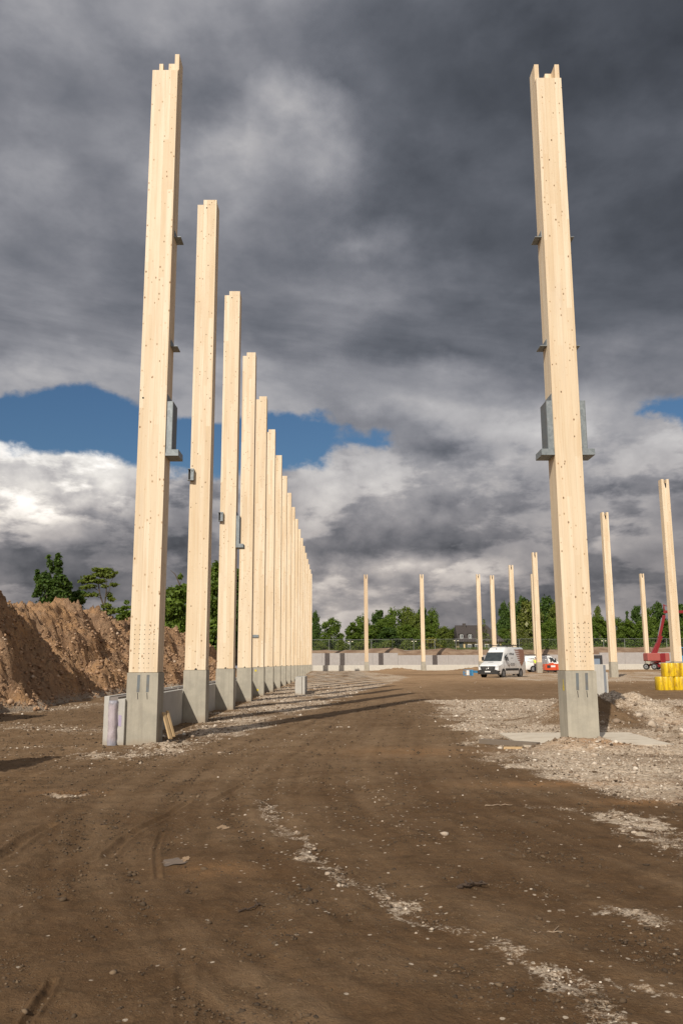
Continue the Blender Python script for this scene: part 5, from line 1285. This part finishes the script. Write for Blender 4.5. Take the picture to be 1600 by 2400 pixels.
m = MB(); m.add([(-(sx2(2.9, z) + .013), y, z) for y, z in ((2.62, .38), (3.0, .38), (3.0, 1.70), (2.62, 1.70))], [(0, 1, 2, 3)]); m.build('side_opening', SEAT, t2)
m = MB()
for y in (2.3, 3.4, 4.5): m.beam((-.7, y, 2.02), (.7, y, 2.02), .05, .05)
for s_ in (-1, 1): m.beam((s_ * .68, 2.0, 2.06), (s_ * .68, 4.9, 2.06), .06, .08)
m.build('roof_rack', BLK, t2)

# person in a yellow vest by the second van
def skin(name, pts, edges, mt, parent):
    me = bpy.data.meshes.new(name); me.from_pydata([p[:3] for p in pts], edges, [])
    o = bpy.data.objects.new(name, me); COL.objects.link(o); o.parent = parent; me.materials.append(mt)
    o.modifiers.new('skin', 'SKIN'); o.modifiers.new('subsurf', 'SUBSURF').levels = 1; o.modifiers['subsurf'].render_levels = 1
    for i, p in enumerate(pts):
        sv = me.skin_vertices[0].data[i]; sv.radius = (p[3], p[4] if len(p) > 4 else p[3]); sv.use_root = (i == 0)
    return o
q = at(1254.5, 1572, 103.8)
tp = thing('person', 'person in dark trousers and yellow vest beside the second van, half behind a column', 'person', (q.x, 103.8, .42), R(160))
SKN = plain('skin', (.50, .30, .21), .5, dirt=.05); TRS = plain('dark_trousers', (.022, .022, .026), .85, dirt=.1); VEST = plain('yellow_vest', (.62, .78, .06), .7, dirt=.05); HAIR = plain('brown_hair', (.05, .03, .02), .8, dirt=.05)
P = [(0, 0, .92, .135, .10), (0, 0, 1.12, .12, .09), (0, 0, 1.36, .155, .10), (0, 0, 1.50, .055, .055), (0, -.02, 1.60, .075, .09), (0, -.01, 1.70, .07, .085),
     (.17, 0, 1.42, .055), (.21, .02, 1.16, .042), (.20, -.12, .93, .032), (.20, -.16, .86, .028, .016), (-.17, 0, 1.42, .055), (-.22, .02, 1.16, .042), (-.21, -.08, .92, .032), (-.21, -.11, .84, .028, .016),
     (.09, 0, .84, .09), (.11, -.01, .48, .062), (.12, .02, .09, .042), (.12, -.13, .045, .04, .03), (-.09, 0, .84, .09), (-.11, .02, .48, .062), (-.12, .06, .09, .042), (-.12, -.09, .045, .04, .03)]
Ed = [(0, 1), (1, 2), (2, 3), (3, 4), (4, 5), (2, 6), (6, 7), (7, 8), (8, 9), (2, 10), (10, 11), (11, 12), (12, 13), (0, 14), (14, 15), (15, 16), (16, 17), (0, 18), (18, 19), (19, 20), (20, 21)]
skin('body', P, Ed, SKN, tp)
skin('trousers', [(0, 0, .98, .145, .11), (0, 0, .90, .15, .115), (.09, 0, .82, .10), (.11, -.01, .48, .075), (.12, .02, .10, .06), (-.09, 0, .82, .10), (-.11, .02, .48, .075), (-.12, .06, .10, .06)], [(0, 1), (1, 2), (2, 3), (3, 4), (1, 5), (5, 6), (6, 7)], TRS, tp)
skin('vest', [(0, 0, .98, .15, .115), (0, 0, 1.15, .145, .11), (0, 0, 1.40, .18, .12), (.18, 0, 1.43, .07), (.205, .01, 1.28, .06), (-.18, 0, 1.43, .07), (-.205, .01, 1.28, .06)], [(0, 1), (1, 2), (2, 3), (3, 4), (2, 5), (5, 6)], VEST, tp)
m = MB(); m.ell((0, .012, 1.70), .082, .098, .075); m.build('hair', HAIR, tp)
m = MB(); m.box(-.02, .02, -.125, -.10, 1.60, 1.65); m.box(-.05, -.02, -.108, -.10, 1.655, 1.67, 1); m.box(.02, .05, -.108, -.10, 1.655, 1.67, 1); m.box(-.03, .03, -.11, -.10, 1.56, 1.568, 1); m.build('face', [SKN, HAIR], tp)

# orange generator trailer
ORG = plain('orange_red_paint', (.62, .075, .02), .4, dirt=.3, dirtcol=(.2, .06, .03), coat=.3)
q = at(1277, 1573, 99)
tg = thing('generator', 'orange generator on a small trailer in front of the second van', 'generator', (q.x, 99, .40))
m = MB(); m.prism([(0, .28), (1.28, .26), (1.30, .98), (1.05, 1.0), (.95, 1.10), (.80, 1.10), (.75, .98), (.02, .96)], 'y', 0, 1.2); m.build('housing', ORG, tg, bevel=.03)
m = MB(); m.prism([(1.32, .27), (2.35, .30), (2.35, .98), (1.32, .98)], 'y', .05, 1.15); m.build('canopy', ORG, tg, bevel=.03)
m = MB(); m.box(.22, .62, -.006, -.001, .50, .82); m.build('control_panel', BLK, tg)
m = MB(); m.box(.68, 1.18, -.006, -.001, .60, .80); m.build('pale_sticker', WHITE, tg)
m = MB(); m.box(1.55, 2.0, .044, .049, .58, .76); m.build('pale_sticker', WHITE, tg)
m = MB(); m.box(.05, 2.3, .1, 1.1, .16, .28); m.beam((.95, 0, .2), (.95, 0, 0), .07, .07); m.build('chassis', BLK, tg)
for x in (.35, 1.9): wheel(tg, x, .12, .16, .1, -1)

# blue lift basket left of the van
BLU = plain('sky_blue_paint', (.035, .25, .48), .4, dirt=.3, coat=.3)
q = at(1088, 1583, 82)
tb = thing('boom_lift', 'low blue lift arm with its basket resting on the ground left of the white van', 'lift', (q.x, 82, .26))
s_ = 82 / FPX
m = MB()
for x in (0, .62): 
    for y in (0, .7): m.tube((x, y, .1), (x, y, .62 if x else .5), .03, n=6)
m.box(-.03, .66, -.03, .73, .08, .13)
for z in (.36, .6): m.beam((0, 0, z), (.62, 0, z), .04, .04); m.beam((0, .7, z), (.62, .7, z), .04, .04)
m.build('basket', BLU, tb)
m = MB(); m.box(.18, .45, -.06, .02, .1, .56); m.build('control_box', WHITE, tb, bevel=.02)
m = MB(); m.box(.64, .86, .1, .6, .05, .62); m.beam((.8, .35, .44), (2.6, 1.4, .34), .22, .22); m.beam((2.2, 1.1, .3), (5.2, 3.6, .7), .3, .3); m.build('arm', BLU, tb, bevel=.01)
m = MB(); m.box(4.2, 5.9, 3.2, 5.4, .35, .95); m.build('base', BLU, tb, bevel=.05)
for x, y in ((4.3, 3.3), (5.8, 3.3), (4.3, 5.2), (5.8, 5.2)): wheel(tb, x, y, .32, .22, 1)

# red boom lift
YL = 118.0; sL = YL / FPX
RED = plain('red_machine_paint', (.22, .008, .012), .4, dirt=.25, dirtcol=(.12, .02, .02), coat=.2); SALM = plain('faded_red_cover', (.36, .085, .07), .5, dirt=.25, dirtcol=(.3, .12, .1))
org = at(1537, 1569.5, YL); tl = thing('boom_lift', 'red articulated boom lift with raised arm, parked near the far wall', 'lift', (org.x, YL, org.z))
def L3(px, py, dy=0.0):
    p = at(px, py, YL + dy); return (p.x - org.x, dy, p.z - org.z)
for px, dy, s_ in ((1514, 0.6, -1), (1533, -1.0, -1), (1555.5, -.6, 1), (1541, 1.6, 1)):
    p = L3(px, 1569.5, dy); w_ = thing('x', None, None) if False else None
    m = MB(); c = Vector((p[0], dy, .42)); ax_ = Vector((-.55, -.83, 0)); m.tube(c - ax_ * .15, c + ax_ * .15, .42, n=18); wh = m.build('wheel', RUB, tl, bevel=.03)
    m = MB(); m.disc(c + ax_ * .155, ax_, .25, 14); m.disc(c + ax_ * .16, ax_, .08, 8, 1); m.build('rim', [RIM, BLK], wh)
m = MB(); a, b = Vector(L3(1515, 1561, .6)), Vector(L3(1543, 1552, 0)); m.beam(a, b, .4, .28); m.beam(L3(1530, 1561, -.9), L3(1556, 1560, -.5), .4, .35)
m.box(*sorted((L3(1541, 0)[0], L3(1562, 0)[0])), -.9, 1.0, .35, .95); m.box(-.35, 1.1, -.6, .9, .95, 1.15); m.build('chassis', RED, tl, bevel=.03)
def pxbox(x0, x1, y0, y1, d0, d1, mt, nm, bev=.08):
    a, b = L3(x0, y1), L3(x1, y0); m = MB(); m.box(a[0], b[0], d0, d1, a[2], b[2]); return m.build(nm, mt, tl, bevel=bev)
pxbox(1511.5, 1541, 1530.5, 1549.5, -.9, .9, SALM, 'engine_cover', .12); pxbox(1552, 1562.5, 1530.5, 1549.5, -.8, .9, SALM, 'tank_cover', .12); pxbox(1541.5, 1551.5, 1531.5, 1553, -.95, .95, RED, 'turntable', .04)
m = MB(); m.box(L3(1512, 0)[0], L3(1562, 0)[0], -.93, -.91, L3(0, 1545.5)[2], L3(0, 1544.5)[2]); m.build('cover_stripe', RED, tl)
m = MB(); m.beam(L3(1528, 1532), L3(1539, 1508), .3, .4); m.beam(L3(1533, 1533), L3(1547, 1490), .42, .48); m.build('lower_arm', RED, tl, bevel=.02)
m = MB(); m.beam(L3(1543, 1495), L3(1555, 1442), .32, .36); m.build('middle_arm', RED, tl, bevel=.02)
m = MB(); m.beam(L3(1541, 1490), L3(1549, 1448), .08, .10); m.build('hydraulic_ram', RIM, tl)
m = MB(); m.box(L3(1551, 0)[0], L3(1561, 0)[0], -.3, .3, L3(0, 1440)[2], L3(0, 1428)[2]); m.beam(L3(1555, 1430), L3(1554, 1416), .14, .16); m.tube(L3(1557, 1434, -.35), L3(1557, 1434, .35), .22, n=12); m.build('knuckle', RED, tl, bevel=.04)
m = MB(); m.beam(L3(1556, 1434), L3(1680, 1434), .36, .38); m.beam(L3(1553, 1418), L3(1575, 1424), .08, .08); m.build('upper_arm', RED, tl, bevel=.02)
m = MB()
bx0, bz0 = L3(1682, 1434)[0], L3(0, 1442)[2]
m.box(bx0, bx0 + 1.8, -.5, .5, bz0, bz0 + .06)
for x in (0, .9, 1.8):
    for y in (-.5, .5): m.tube((bx0 + x, y, bz0), (bx0 + x, y, bz0 + 1.1), .025, n=6)
for y in (-.5, .5): m.beam((bx0, y, bz0 + 1.1), (bx0 + 1.8, y, bz0 + 1.1), .05, .05)
m.build('basket', RED, tl)
# blue machine at the right edge
q = at(1591, 1548, 98); tz = thing('telehandler', 'blue machine at the right picture edge behind the yellow barriers, mostly out of view', 'machine', (q.x, 98, .35))
m = MB(); m.box(.05, 3.6, 0, 2.0, .9, 1.9); m.build('body', BLU, tz, bevel=.1)
m = MB(); m.prism([(.1, 1.9), (1.6, 1.9), (1.5, 2.75), (.25, 2.75)], 'y', .1, 1.1); m.build('cab', GLASS, tz, bevel=.04)
m = MB(); m.box(.2, 1.55, .05, 1.15, 2.76, 2.86); m.build('cab_roof', BLU, tz, bevel=.02)
m = MB(); m.box(.1, 3.5, .2, 1.8, .55, .9); m.build('chassis', RED, tz)
for x in (.7, 2.9):
    m = MB(); m.tube((x, -.1, .55), (x, .3, .55), .55, n=18); m.build('wheel', RUB, tz, bevel=.03)

# yellow water barriers
def f_yel(t_, b):
    g = t_.new('ShaderNodeTexCoord').outputs['Object']; oi = t_.new('ShaderNodeObjectInfo').outputs['Random']
    p = t_.vm('ADD', g, t_.comb(t_.m('MULTIPLY', oi, 9.0), 0, 0))
    n = t_.noise(t_.mapping(p, scale=(5, 5, 2)), 1.0, 6, .65, .5)
    c = t_.mix(t_.m('MULTIPLY', t_.sstep(n, .44, .66), .85), (.74, .50, .010), (.36, .20, .02))
    c = t_.mix(t_.m('MULTIPLY', t_.sstep(t_.noise(t_.mapping(p, scale=(30, 30, 3)), 1.0, 4, .6), .52, .66), .55), c, (.20, .13, .04))
    t_.put(b.inputs['Base Color'], c); b.inputs['Roughness'].default_value = .45
YEL = mat('yellow_plastic', f_yel)
YB = 44.0
def barrier_mesh(w_=.80, h=.68, d=.55):
    m = MB(); pts = []
    nb = 3
    for side in (0, 1):
        for i in range(nb * 8 + 1):
            f = i / (nb * 8.); x = f * w_; bulge = .10 * abs(math.sin(math.pi * f * nb)) ** .6
            pts.append((x, -bulge) if side == 0 else (w_ - x, d + bulge))
    n = len(pts); lv = [(0, .97), (.05, 1.0), (h * .5, .985), (h - .06, 1.0), (h, .93)]
    V = []
    for z, s_ in lv:
        for x, y in pts: V.append((w_ / 2 + (x - w_ / 2) * s_, d / 2 + (y - d / 2) * s_, z))
    m.add(V, [(k * n + j, k * n + (j + 1) % n, (k + 1) * n + (j + 1) % n, (k + 1) * n + j) for k in range(len(lv) - 1) for j in range(n)], 0, True)
    m.add(V[-n:], [tuple(range(n))]); m.add(V[:n], [tuple(range(n))[::-1]])
    return m
xb = at(1543, 1612, YB); zb_ = gz(xb.x, YB)
tproto = None
for (x, z, lab) in ((0, 0, 'yellow plastic barrier at the left end of the bottom layer'), (.835, 0, 'second yellow barrier from the left in the bottom layer'), (1.67, 0, 'third yellow barrier of the bottom layer, cut by the picture edge'),
                    (.36, .69, 'yellow barrier at the left end of the upper layer'), (1.20, .69, 'second yellow barrier of the upper layer at the picture edge')):
    if tproto is None:
        tproto = t = thing('traffic_barrier', lab, 'barrier', (xb.x, YB, zb_), 0, 'stacked yellow plastic barriers')
        b_o = barrier_mesh().build('body', YEL, t)
        m = MB(); m.tube((.4, .27, .68), (.4, .27, .705), .06, n=12); m.build('filler_cap', BLK, t)
    else: t = copy_tree(tproto)
    t.location = (xb.x + x, YB + (.05 if z else 0), zb_ + z); t['label'] = lab; t.rotation_euler = (0, 0, R({0: 0, .835: 2, 1.67: -1, .36: -2, 1.20: 1.5}[x]))

# parked cars beyond the bank
def car(label, px, Y, col, rz=0):
    q = at(px, 1525, Y); t = thing('parked_car', label, 'car', (q.x, Y, BZ0), rz, 'cars parked behind the far bank')
    pm = plain('car_paint_' + label[:12].replace(' ', '_'), col, .25, coat=.6, dirt=.05)
    m = MB(); m.prism([(-2.15, .28), (2.1, .28), (2.18, .62), (2.05, .86), (1.2, .96), (.55, 1.42), (-1.2, 1.46), (-1.95, 1.0), (-2.18, .9)], 'y', -.85, .85); m.build('body', pm, t, bevel=.08)
    m = MB(); m.add([(1.0, -.857, .98), (.5, -.857, 1.36), (-.30, -.857, 1.39), (-.30, -.857, .98)], [(0, 1, 2, 3)]); m.add([(-.38, -.857, .98), (-.38, -.857, 1.39), (-1.1, -.857, 1.38), (-1.65, -.857, 1.02)], [(0, 1, 2, 3)]); m.build('side_window', GLASS, t)
    for x in (-1.35, 1.35): wheel_ = MB(); wheel_.tube((x, -.88, .32), (x, -.68, .32), .32, n=14); wheel_.build('wheel', RUB, t)
    return t
car('white parked car behind the fence left of the near right column', 1298, 172, (.75, .75, .75)); car('white parked car behind the fence just right of the sawn column', 1460, 172, (.78, .78, .78))
car('silver parked car behind the fence right of the white one', 1494, 176, (.45, .46, .48)); car('dark parked car behind the fence right of the near column', 1412, 178, (.05, .06, .08))

# twigs and a rag of mud on the road
TW = plain('dry_twig', (.30, .22, .15), .9, dirt=.4); TWD = plain('damp_root', (.06, .038, .025), .9, dirt=.4)
def twig(label, pts, r, mt, seed, sub=2):
    rs = random.Random(seed); m = MB(); P = []
    c = [gp(x, y, .015) for x, y in pts]
    for a, b in zip(c[:-1], c[1:]):
        for i in range(5): P.append(a.lerp(b, i / 5) + Vector((rs.uniform(-1, 1) * r * 1.6, rs.uniform(-1, 1) * r * 2.5, rs.uniform(0, 1.2) * r)))
    P.append(c[-1])
    for i in range(len(P) - 1): m.tube(P[i] - P[0], P[i + 1] - P[0], r * (1 - .5 * i / len(P)), r * (1 - .5 * (i + 1) / len(P)), 6, caps=True)
    for k in range(sub):
        p = P[rs.randint(1, len(P) - 2)] - P[0]; m.tube(p, p + Vector((rs.uniform(-.06, .06), rs.uniform(-.08, .08), .015)), r * .5, r * .25, 5)
    o = m.build('twig', mt); o.location = P[0]; o.location.z = gz(P[0].x, P[0].y) + r * 1.1
    return tag(o, label, 'twig', 'twigs on the dirt road')
twig('long pale twig lying on the dark dirt, lower right', [(1227, 2188), (1262, 2181), (1318, 2177)], .006, TW, 1)
twig('thin pale twig on the road below the right gravel edge', [(1134, 1889), (1165, 1887), (1199, 1886)], .007, TW, 2)
twig('dark ragged root on the road above the long pale twig', [(1075, 2079), (1100, 2075), (1136, 2068)], .013, TWD, 3, 6)
twig('dark twig on the road left of the pale gravel streak', [(562, 2131), (590, 2125), (609, 2112)], .007, TWD, 4)
twig('small dark twig on the ground at the left below the near left column', [(235, 1931), (246, 1929), (258, 1928)], .008, TWD, 5)
# dried puddle stains
def puddle(label, px, py, rx, ry, col, seed):
    c = gp(px, py); rs = random.Random(seed); m = MB(); n = 40; z = 0.0
    ring = [(math.cos(6.2832 * i / n) * rx * (1 + .22 * math.sin(i * 1.3 + seed) + rs.uniform(-.12, .12)), math.sin(6.2832 * i / n) * ry * (1 + .2 * math.sin(i * .9) + rs.uniform(-.12, .12))) for i in range(n)]
    vs = [(0, 0, 0)] + [(x, y, 0) for x, y in ring]
    vs = [(x, y, float(ground_z(np.array([c.x + x]), np.array([c.y + y]))[0]) + .004) for x, y, _ in vs]
    m.add(vs, [(0, i + 1, (i + 1) % n + 1) for i in range(n)])
    o = m.build('puddle', col, fix=False); o.location = (c.x, c.y, 0); tag(o, kind='structure'); o['label'] = label
SANDY = plain('dried_mud', (.34, .225, .13), .9, dirt=.4, scale=20); GREYW = plain('shallow_puddle', (.15, .115, .09), .8, dirt=.5, scale=18, dirtcol=(.2, .13, .08))
puddle('dried sandy puddle stain on the road', 517, 1939, .075, .14, SANDY, 1)
puddle('grey shallow puddle on the road', 402, 2023, .10, .12, GREYW, 2)
puddle('sandy rim at the left end of the grey puddle', 350, 2034, .045, .10, SANDY, 3); puddle('sandy rim at the right end of the grey puddle', 436, 2016, .03, .08, SANDY, 4)
for o in S.objects:
    if o.parent is not None and o.get('category'): del o['category']
